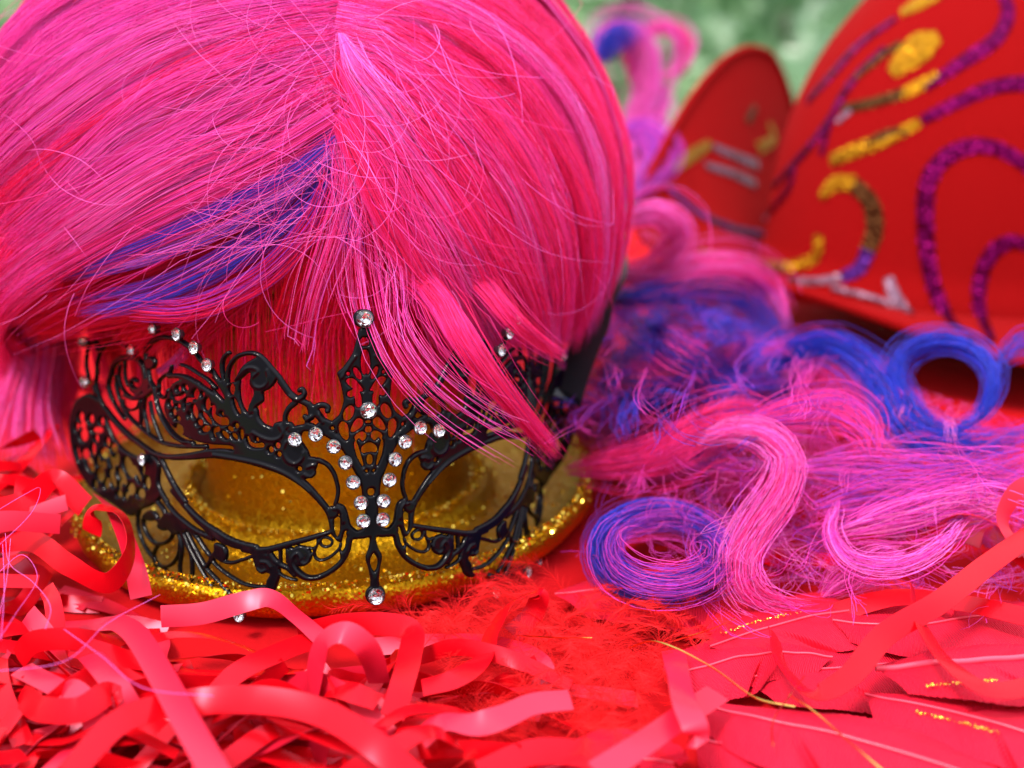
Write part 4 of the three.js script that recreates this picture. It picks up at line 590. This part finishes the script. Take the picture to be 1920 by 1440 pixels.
  swirl(glueGold, [0.007, 0.008, 0.005], 1690, 178, 1730, 158, 1760, 140); swirl(glueDark, [0.006, 0.007], 1580, 205, 1640, 192, 1695, 175); swirl(glueSilver, [0.004, 0.005], 1570, 230, 1595, 205);
  swirl(gluePurple, [0.004, 0.006, 0.005], 1540, 290, 1560, 220, 1600, 150, 1660, 90); swirl(glueDark, [0.004, 0.006, 0.004], 1600, 150, 1640, 115, 1690, 80); swirl(gluePurple, [0.006, 0.007, 0.004], 1515, 190, 1560, 140, 1610, 85, 1680, 35); swirl(glueGold, [0.006, 0.01, 0.008], 1690, 25, 1720, 8, 1760, -10);
  swirl(glueGold, [0.008, 0.017, 0.019, 0.008], 1672, 138, 1700, 110, 1730, 85, 1760, 68); 
  swirl(glueGold, [0.006, 0.01, 0.01], 1540, 370, 1565, 345, 1605, 345); swirl(glueDark, [0.009, 0.011, 0.01], 1600, 345, 1632, 380, 1640, 430, 1628, 470); swirl(glueBlue, [0.009, 0.009, 0.007], 1630, 465, 1610, 505, 1580, 520); swirl(glueSilver, [0.006, 0.005, 0.004], 1580, 520, 1530, 528, 1480, 525);
  swirl(glueGold, [0.004, 0.007, 0.008, 0.007], 1310, 470, 1400, 492, 1480, 500, 1530, 480, 1535, 440); swirl(gluePurple, [0.005, 0.006, 0.004], 1452, 350, 1480, 318, 1530, 260, 1570, 200); swirl(gluePurple, [0.004, 0.006, 0.004], 1430, 415, 1480, 350, 1490, 310); swirl(glueSilver, [0.006, 0.008, 0.004], 1665, 520, 1680, 560, 1710, 590);
  swirl(glueSilver, [0.005, 0.008], 1335, 275, 1370, 290, 1420, 310); swirl(glueSilver, [0.005, 0.008], 1320, 310, 1370, 325, 1415, 345); swirl(glueGold, [0.006, 0.009], 1440, 230, 1450, 260, 1420, 280); swirl(glueGold, [0.006, 0.009, 0.006], 1260, 320, 1300, 290, 1330, 270); swirl(glueBlue, [0.005, 0.007, 0.005], 1250, 350, 1310, 400, 1380, 430, 1430, 440); swirl(glueDark, [0.006, 0.005], 1400, 230, 1415, 200); swirl(glueSilver, [0.004, 0.003], 1560, 540, 1640, 560, 1700, 585);
}

// ------------------------------------------------------------------ feathers
function feather(label, quill, w0, w1, splits, opt = {}) {     // quill: list of [x, y, h]; widths either side
  const c = spline(quill.map(([x, y, h]) => G(x, y, h * 0.62 + 0.002))), N = 170, M = 8, rand = rng(opt.seed || 1), p = [], uv = [], ix = [], len = c.getLength();
  const f = thing('red_feather', label, 'feather', c.getPoint(0).setY(0), 'flat red feathers on the table');
  for (let k = 0; k <= N; k++) {
    const jag = [1 - 0.05 * Math.pow(rand(), 4), 1 - 0.05 * Math.pow(rand(), 4)], rip = (rand() - 0.5) * 0.0005, t = k / N, q = c.getPoint(t), T = c.getTangent(t), side = V().crossVectors(T, V(0, 1, 0)).normalize(), sh = Math.pow(Math.sin(Math.PI * Math.min(1, t * 0.86 + 0.08)), 0.55) * (t > 0.985 ? 0.5 : 1);
    for (let m = -M; m <= M; m++) {
      const e = m / M, wv = (e < 0 ? w0 : w1) * sh * (1 + 0.05 * nz(t * 9, e < 0 ? 4 : 8)) * jag[e < 0 ? 0 : 1], cut = splits.reduce((a, [st, sd, d]) => (Math.sign(e) === sd ? a + d * Math.exp(-Math.pow((t - st) / 0.02, 2)) : a), 0);
      const back = Math.abs(e) * wv * 0.7, z = q.clone().addScaledVector(side, e * wv * (1 - 0.3 * cut)).addScaledVector(T, back).add(V(0, (opt.curl || 0.0028) * (1 - Math.pow(Math.abs(e), 2)) - cut * 0.004 * Math.abs(e) + 0.0007 * nz(t * 5, e * 2, opt.seed || 1) + rip * 0.5 * Math.abs(e) + 0.0012 * e * e * nz(t * 3, 7, opt.seed || 1), 0));
      p.push(z.x, Math.max(0.0008, z.y), z.z); uv.push(Math.abs(e) * 0.3, (t * len + back * 0.9) / 0.022);
      if (k && m > -M) { const W = 2 * M + 1, a = (k - 1) * W + m + M - 1; ix.push(a, a + 1, a + W, a + 1, a + W + 1, a + W); }
    }
  }
  const g = new THREE.BufferGeometry(); g.setAttribute('position', new THREE.Float32BufferAttribute(p, 3)); g.setAttribute('uv', new THREE.Float32BufferAttribute(uv, 2)); g.setIndex(ix); g.computeVertexNormals();
  mesh('vane', g, vaneMat, f, true);
  const up = c.getPoints(60).map((q, k) => q.add(V(0, (opt.curl || 0.0028) + 0.0003 + 0.0007 * nz(k / 60 * 5, 0, opt.seed || 1), 0))), F = new THREE.TubeGeometry(spline(up), 90, opt.qr || 0.00036, 7);
  mesh('quill', F, quillMat, f, true);
  if (opt.glitter) {
    const parts = []; for (let k = 0; k < 80; k++) { const t = lerp(opt.glitter[0], opt.glitter[1], rand()), q = c.getPoint(t), T = c.getTangent(t), s = V().crossVectors(T, V(0, 1, 0)).normalize(), g2 = new THREE.OctahedronGeometry(0.00014 + rand() * 0.00022, 0); g2.scale(1.3, 0.5, 1.3); const z = q.addScaledVector(s, opt.glitter[2] + (rand() - 0.5) * 0.0012).add(V(0, (opt.curl || 0.0028) + 0.0004, 0)); g2.rotateX(rand() * 3); g2.rotateY(rand() * 3); g2.translate(z.x, z.y, z.z); parts.push(g2); }
    const m = mesh('glitter', mergeGeometries(parts), goldFlake, f, true); m.userData.kind = 'stuff';
  }
  return f;
}
feather('red feather with a pale quill crossing the bottom right corner', [[1320, 1340, 0.009], [1420, 1365, 0.011], [1560, 1395, 0.012], [1720, 1440, 0.011], [1900, 1500, 0.008]], 0.016, 0.02, [[0.35, 1, 0.8]], { seed: 2 });
feather('red feather edged with gold glitter lying along the right edge', [[1620, 1320, 0.006], [1760, 1348, 0.009], [1900, 1385, 0.01], [2040, 1430, 0.008]], 0.016, 0.016, [[0.4, -1, 0.8], [0.55, 1, 0.6]], { seed: 3, glitter: [0.25, 0.62, 0.0045] });
feather('red feather with a thick glossy quill under the two crossing strips', [[1640, 1272, 0.014], [1760, 1262, 0.016], [1900, 1252, 0.015], [2060, 1240, 0.012]], 0.014, 0.02, [[0.5, 1, 0.7]], { seed: 4, qr: 0.0009, glitter: [0.2, 0.5, 0.011] });
feather('broad red feather below the long wavy pink lock', [[1330, 1230, 0.004], [1450, 1190, 0.006], [1600, 1160, 0.007], [1780, 1140, 0.006]], 0.02, 0.018, [[0.3, 1, 0.7], [0.6, -1, 0.6]], { seed: 5, glitter: [0.1, 0.5, -0.004] });
feather('red feather tucked under the coiled blue curl', [[1040, 1130, 0.003], [1150, 1120, 0.004], [1280, 1120, 0.004], [1400, 1100, 0.003]], 0.02, 0.026, [[0.5, 1, 0.6]], { seed: 6 });
feather('short red feather with dark splits left of the thick quill', [[1560, 1250, 0.004], [1480, 1240, 0.005], [1390, 1250, 0.005], [1290, 1275, 0.004]], 0.016, 0.016, [[0.4, 1, 0.9], [0.5, -1, 0.8]], { seed: 7 });
feather('red feather beneath the one that crosses the bottom right corner', [[1300, 1400, 0.004], [1400, 1430, 0.005], [1520, 1480, 0.004]], 0.02, 0.016, [[0.4, -1, 0.9]], { seed: 8 });
feather('red feather lying to the right, behind the crossing strips', [[1560, 1180, 0.008], [1700, 1190, 0.009], [1850, 1170, 0.009], [2000, 1160, 0.008]], 0.016, 0.016, [[0.5, -1, 0.9]], { seed: 9 });
feather('broad low red feather showing through the bend of the V shaped strip', [[1380, 1290, 0.001], [1500, 1275, 0.0012], [1660, 1262, 0.0012], [1840, 1240, 0.001]], 0.026, 0.024, [[0.4, 1, 0.5]], { seed: 12 });
feather('red feather in front, cut off by the bottom edge beside the fluff', [[1000, 1470, 0.006], [1120, 1440, 0.008], [1260, 1450, 0.007]], 0.016, 0.012, [], { seed: 10 });
{ // downy plume in the middle
  const rand = rng(88), fluffMat = std('red down', [1, 1, 1], 0.8, { vertexColors: true, specularIntensity: 0.3 });
  const plumes = [[850, 1215, 'left part of the gap between the gold brim and the strips'], [1010, 1180, 'close under the right side of the gold brim'], [1090, 1210, 'below the coiled blue curl'], [1010, 1290, 'in the centre between the two pale strips'], [1170, 1300, 'left of the crossed pale strips'], [1090, 1400, 'at the bottom edge, in the centre'], [930, 1390, 'at the bottom edge, beside the heap of strips'], [1240, 1190, 'under the gold tinsel thread']];
  plumes.forEach(([x, y, where]) => {
    const o = G(x, y, 0), f = thing('downy_feather', 'fluffy red down feather ' + where, 'feather', o, 'downy red feathers'), F = new Fibres();
    for (let b = 0; b < 30; b++) {
      const a = rand() * 6.283, l = 0.012 + rand() * 0.016, st = V((rand() - 0.5) * 0.024, 0.001 + rand() * 0.003, (rand() - 0.5) * 0.024).add(o), rise = 0.002 + rand() * 0.011, tip = V(Math.cos(a) * l, rise, Math.sin(a) * l).add(st), mid = st.clone().lerp(tip, 0.5).add(V((rand() - 0.5) * 0.005, rise * 0.5, (rand() - 0.5) * 0.005)), c = spline([st, mid, tip]), pl = V(rand() - 0.5, 0.4 + rand(), rand() - 0.5).normalize();
      F.add(c.getPoints(8), 0.00008, tint([0.95, 0.006, 0.01], 0.2, rand));
      for (let q = 0; q < 54; q++) { const t = 0.05 + 0.95 * q / 54, s = c.getPoint(t), T = c.getTangent(t), side = V().crossVectors(T, pl).normalize().multiplyScalar(q % 2 ? 1 : -1), d = side.addScaledVector(T, 0.9 + 0.4 * rand()).add(V(rand() - 0.5, rand() - 0.4, rand() - 0.5).multiplyScalar(0.5)).normalize(), bl = (0.0035 + rand() * 0.005) * (1.1 - 0.6 * t), e = s.clone().addScaledVector(d, bl).add(V((rand() - 0.5) * 0.001, -0.0006 * rand(), (rand() - 0.5) * 0.001)); F.add([s, s.clone().lerp(e, 0.5).addScaledVector(T, 0.0004), e], 0.00005, tint([0.98, 0.022, 0.028], 0.25, rand)); }
    }
    mesh('down', F.geometry(), fluffMat, f, true).userData.kind = 'stuff';
  });
}

// ------------------------------------------------------------------ strips of red film
const ease = (w, t) => { const u = t * (w.length - 1), k = Math.min(w.length - 2, Math.floor(u)), f = u - k; return lerp(w[k], w[k + 1], f * f * (3 - 2 * f)); };
function strip(points, w, mat, turns) {      // points in the world; turns: degrees of roll along the strip
  const c = spline(points), N = Math.max(44, points.length * 12), p = [], ix = [], uv = [], th = 0.00006;
  for (let k = 0; k <= N; k++) {
    const t = k / N, q = c.getPoint(t), T = c.getTangent(t), up = V(0, 0.86, 0.5); up.addScaledVector(T, -up.dot(T)).normalize();
    const B = V().crossVectors(T, up), a = ease(turns, t) * Math.PI / 180, S = B.clone().multiplyScalar(Math.cos(a)).addScaledVector(up, Math.sin(a)), Nn = V().crossVectors(S, T);
    for (const [f, h] of [[-1, th], [0, th + 0.0003], [1, th], [1, -th], [0, 0.0003 - th], [-1, -th]]) { const z = q.clone().addScaledVector(S, f * w / 2).addScaledVector(Nn, h); p.push(z.x, Math.max(0.0003, z.y), z.z); uv.push(t, f); }
    if (k) for (let s = 0; s < 6; s++) { const A = (k - 1) * 6 + s, Bn = (k - 1) * 6 + (s + 1) % 6; ix.push(A, A + 6, Bn, Bn, A + 6, Bn + 6); }
  }
  const g = new THREE.BufferGeometry(); g.setAttribute('position', new THREE.Float32BufferAttribute(p, 3)); g.setAttribute('uv', new THREE.Float32BufferAttribute(uv, 2)); g.setIndex(ix);
  return creased(g, 1.0);
}
function placeStrip(geo, mat, label, group) { geo.computeBoundingBox(); const c = geo.boundingBox.getCenter(V()); c.y = geo.boundingBox.min.y; geo.translate(-c.x, -c.y, -c.z); const m = mesh('film_strip', geo, mat, scene); m.position.copy(c); return tag(m, label, 'plastic strip', group); }
const S = (label, w, mat, turns, list) => placeStrip(strip(list.map(([x, y, h]) => G(x, y, h)), w * 0.86, mat, turns), mat, label, 'shredded red film strips');
S('red strip with a square end lying across the foot of the mask, folded midway', 0.0072, filmRose, [-35, -30, -10, 30, 20], [[302, 1156, 0.02], [380, 1150, 0.021], [460, 1128, 0.023], [505, 1122, 0.024], [560, 1160, 0.02], [612, 1206, 0.014]]);
S('dark red strip running under the gold brim and folding down at its right end', 0.0075, film, [-50, -45, -30, 10, 20, 15], [[560, 1190, 0.012], [640, 1172, 0.016], [720, 1170, 0.018], [770, 1182, 0.019], [768, 1230, 0.018], [752, 1290, 0.016], [735, 1345, 0.012]]);
S('long pale red strip sloping down to the bottom edge through the heap', 0.0078, filmRose, [10, 5, 8, 0], [[208, 1160, 0.02], [250, 1185, 0.024], [300, 1262, 0.026], [345, 1345, 0.026], [390, 1425, 0.025], [420, 1480, 0.024]]);
S('red strip arched over the two pale pieces at the left of the heap', 0.007, film, [-30, -45, -40, -10], [[35, 1235, 0.016], [60, 1205, 0.022], [130, 1198, 0.024], [190, 1204, 0.02], [240, 1190, 0.014]]);
S('pale pink strip slanting right under the arched strip at the left', 0.0075, filmRose, [15, 20, 10], [[40, 1255, 0.015], [100, 1285, 0.017], [150, 1310, 0.014], [200, 1330, 0.01]]);
S('shiny pale strip bending down between the long strip and the left pieces', 0.0075, filmRose, [20, 10, -5], [[140, 1205, 0.014], [180, 1240, 0.02], [220, 1290, 0.02], [250, 1340, 0.014]]);
S('red strip curved like a smile low at the left of the heap', 0.0075, film, [-30, -25, -40], [[40, 1300, 0.012], [80, 1330, 0.018], [150, 1330, 0.02], [205, 1300, 0.02], [212, 1330, 0.014]]);
S('pale glossy strip arched into a loop below the dark folded strip', 0.0075, filmRose, [60, 20, 0, -15, -50], [[585, 1330, 0.008], [592, 1250, 0.02], [610, 1200, 0.028], [645, 1186, 0.031], [685, 1212, 0.027], [712, 1280, 0.014]]);
S('broad bright red strip sweeping from the bottom edge across the heap', 0.008, film, [0, -10, -20, -10, 0], [[130, 1450, 0.02], [230, 1350, 0.024], [350, 1318, 0.022], [480, 1312, 0.024], [600, 1335, 0.024], [700, 1395, 0.022], [790, 1470, 0.016]]);
S('red strip climbing right, under the looped pale strip', 0.0075, film, [10, 0, -10], [[380, 1330, 0.012], [440, 1265, 0.018], [520, 1225, 0.018], [600, 1195, 0.014]]);
S('short strip with a white cut end inside the pale loop', 0.007, film, [-10, 0, 20], [[620, 1290, 0.014], [660, 1298, 0.018], [708, 1318, 0.016]]);
S('red strip whose far end curls into a loop on the fluff', 0.0072, film, [15, 5, 40, 60, 30, 20], [[792, 1290, 0.014], [850, 1274, 0.016], [900, 1240, 0.016], [925, 1180, 0.016], [960, 1130, 0.018], [1010, 1112, 0.02], [1000, 1150, 0.014], [960, 1190, 0.01]]);
S('pale pink strip with a square end lying on the fluff in the middle', 0.0076, filmRose, [10, 20, -10, 5, 10], [[790, 1385, 0.012], [830, 1355, 0.016], [890, 1358, 0.016], [940, 1345, 0.017], [1000, 1320, 0.018], [1070, 1312, 0.018]]);
S('pale strip rising from the bottom edge, crossed over another at its right end', 0.008, filmRose, [0, 10, 5], [[1120, 1450, 0.018], [1200, 1398, 0.02], [1270, 1350, 0.02], [1345, 1300, 0.018]]);
S('upright pale strip crossing over the one from the bottom edge', 0.0075, filmRose, [-10, 15, -5, 30], [[1262, 1220, 0.012], [1272, 1265, 0.022], [1285, 1320, 0.025], [1305, 1370, 0.022], [1290, 1400, 0.014]]);
S('red strip looped beside the left end of the mask', 0.0078, film, [-20, -30, -60, -80, -40, 0], [[-20, 1020, 0.02], [60, 1015, 0.024], [130, 1060, 0.024], [205, 1092, 0.022], [243, 1040, 0.028], [225, 965, 0.034], [180, 955, 0.034], [172, 1000, 0.026]]);
S('rosy strip falling from the loop at the left end of the mask', 0.0075, filmRose, [60, 40, 10], [[190, 935, 0.03], [215, 960, 0.032], [250, 1050, 0.024], [265, 1120, 0.014]]);
S('red strip standing up at the far left below the side lock', 0.0085, film, [-40, -20, -30], [[-20, 960, 0.03], [50, 940, 0.034], [100, 900, 0.036], [160, 950, 0.03]]);
S('red strip bent into a V on the feathers at the right', 0.0078, film, [50, 40, 10, -10, 0, 10], [[1452, 1190, 0.01], [1470, 1250, 0.014], [1530, 1300, 0.016], [1590, 1270, 0.018], [1660, 1190, 0.022], [1760, 1130, 0.026], [1850, 1060, 0.028], [1950, 990, 0.03]]);
S('red strip curving down over the thick quill at the right', 0.0072, film, [60, 30, 20, 10], [[1712, 1105, 0.022], [1728, 1170, 0.022], [1780, 1245, 0.022], [1850, 1292, 0.02], [1950, 1285, 0.018]]);
S('pale strip standing at the right edge behind the lilac hair', 0.008, filmRose, [30, 50, 20], [[1960, 900, 0.04], [1900, 930, 0.038], [1880, 980, 0.032], [1920, 1040, 0.024]]);
S('red strip running to the right edge above the V shaped strip', 0.0078, film, [0, 10, 0], [[1560, 1150, 0.008], [1680, 1120, 0.014], [1800, 1130, 0.016], [1940, 1160, 0.016]]);
S('pale strip arched beside the lilac locks near the right edge', 0.007, filmRose, [70, 50, 40], [[1740, 1000, 0.022], [1800, 965, 0.03], [1870, 985, 0.028], [1930, 1050, 0.02]]);
S('narrow red strip on the fluff at the bottom, left of the pale rising strip', 0.0078, film, [0, -10, 0], [[900, 1450, 0.012], [1000, 1410, 0.014], [1100, 1415, 0.012], [1190, 1445, 0.01]]);
{
  const rand = rng(123);
  for (let k = 0; k < 290; k++) {
    let x, y; const pick = rand();
    if (pick < 0.58) { x = rand() * 820 - 60; y = 1130 + rand() * 340; } else if (pick < 0.82) { x = rand() * 310 - 80; y = 880 + rand() * 280; } else if (pick < 0.9) { x = 500 + rand() * 400; y = 1180 + rand() * 280; } else { x = 1780 + rand() * 220; y = 900 + rand() * 300; }
    const low = k >= 245; if (low) { x = 100 + rand() * 760; y = 1130 + rand() * 70; }
    const o = G(x, y, 0), n = 5, pts = [], hi = pick < 0.58 ? 0.001 + rand() * 0.012 : pick < 0.82 ? 0.01 + rand() * 0.022 : 0.002 + rand() * 0.014, len = 0.04 + rand() * 0.05; let a = rand() * 6.283, q = o.clone(), cur = (rand() - 0.5) * 5;
    for (let i = 0; i < n; i++) { pts.push(q.clone().setY(low ? 0.0015 + 0.0028 * rand() : Math.max(0.002, hi + 0.006 * Math.sin(i * 1.3 + k) + (rand() - 0.5) * 0.006))); q.x += Math.cos(a) * len / n * 1.4; q.z += Math.sin(a) * len / n; a += cur / n + (rand() - 0.5) * 0.6; }
    if (pts.some((p) => { const d = Math.hypot(p.x - hatC.x, p.z - hatC.z); return d < (p.x < hatC.x - 0.06 ? 0.088 : low ? 0.108 : 0.116) || (d < 0.135 && p.y > 0.006 && p.x > hatC.x - 0.07 && p.z < hatC.z + 0.135); })) continue;
    const r0 = (rand() - 0.5) * (low ? 40 : 110), mat = rand() < 0.36 ? filmRose : film;
    let turn = 0; for (let i = 2; i < n; i++) turn += pts[i].clone().sub(pts[i - 1]).setY(0).angleTo(pts[i - 1].clone().sub(pts[i - 2]).setY(0));
    const shape = turn < 0.8 ? 'straight' : turn < 1.7 ? 'bent' : 'curled', c = pts[2].clone().project(camera), X = (c.x + 1) * 960, Y = (1 - c.y) * 720;
    const where = low ? (X < 330 ? 'lying flat below the left end of the mask' : X < 560 ? 'lying flat under the strip with a square end' : 'lying flat below the mask pendant') : X > 1500 ? (Y < 1010 ? 'by the lilac locks at the right edge' : 'over the feathers at the right edge') : Y < 1060 ? (X < 110 ? 'under the side lock at the left edge' : 'beside the left end of the mask') : Y < 1180 ? (X < 180 ? 'at the left edge of the heap' : 'at the foot of the gold brim') : Y < 1310 ? (X < 190 ? 'around the arched strip at the left' : X < 420 ? 'around the upper end of the long pale strip' : X < 640 ? 'just left of the pale looped strip' : 'between the pale looped strip and the fluff') : X < 220 ? 'in the bottom left corner' : X < 430 ? 'around the lower end of the long pale strip' : X < 680 ? 'at the bottom edge below the pale looped strip' : 'at the bottom edge beside the fluff';
    const kind = shape + (mat === film ? ' bright red strip ' : ' rosy red strip ') + where;
    placeStrip(strip(pts, 0.0046 + rand() * 0.0016, mat, [r0, r0 + (rand() - 0.5) * 90, r0 + (rand() - 0.5) * 150]), mat, kind, kind.replace(' strip ', ' strips '));
  }
}
{ // gold tinsel threads
  const T = (label, w, list) => { const g = strip(list.map(([x, y, h]) => G(x, y, h)), w * 0.6, tinselMat, [0, 25, 10, 40]); g.computeBoundingBox(); const c = g.boundingBox.getCenter(V()); c.y = g.boundingBox.min.y; g.translate(-c.x, -c.y, -c.z); const m = mesh('tinsel_thread', g, tinselMat, scene); m.position.copy(c); tag(m, label, 'tinsel', 'gold tinsel threads'); };
  T('gold tinsel thread arching from the fluff down over the right feathers', 0.0007, [[1180, 1215, 0.012], [1220, 1203, 0.017], [1265, 1215, 0.019], [1340, 1255, 0.018], [1420, 1310, 0.015], [1490, 1326, 0.013]]);
  T('gold tinsel thread running back towards the wavy pink lock', 0.0005, [[1262, 1202, 0.018], [1320, 1185, 0.016], [1380, 1160, 0.012]]);
  T('short gold tinsel piece standing across the pale quill', 0.0006, [[1508, 1268, 0.018], [1480, 1305, 0.018], [1450, 1352, 0.016], [1448, 1400, 0.015]]);
  T('thin gold tinsel thread slanting down to the bottom right edge', 0.0005, [[1478, 1302, 0.017], [1520, 1330, 0.016], [1590, 1390, 0.015], [1660, 1450, 0.014]]);
  T('faint gold tinsel thread lying across the fluff', 0.0004, [[970, 1192, 0.014], [1040, 1196, 0.016], [1110, 1197, 0.014]]);
}

let triangles = 0; scene.traverse((o) => { if (o.isMesh && !o.isInstancedMesh) triangles += (o.geometry.index ? o.geometry.index.count : o.geometry.attributes.position.count) / 3; }); console.log('triangles', triangles);
renderer.render(scene, camera);
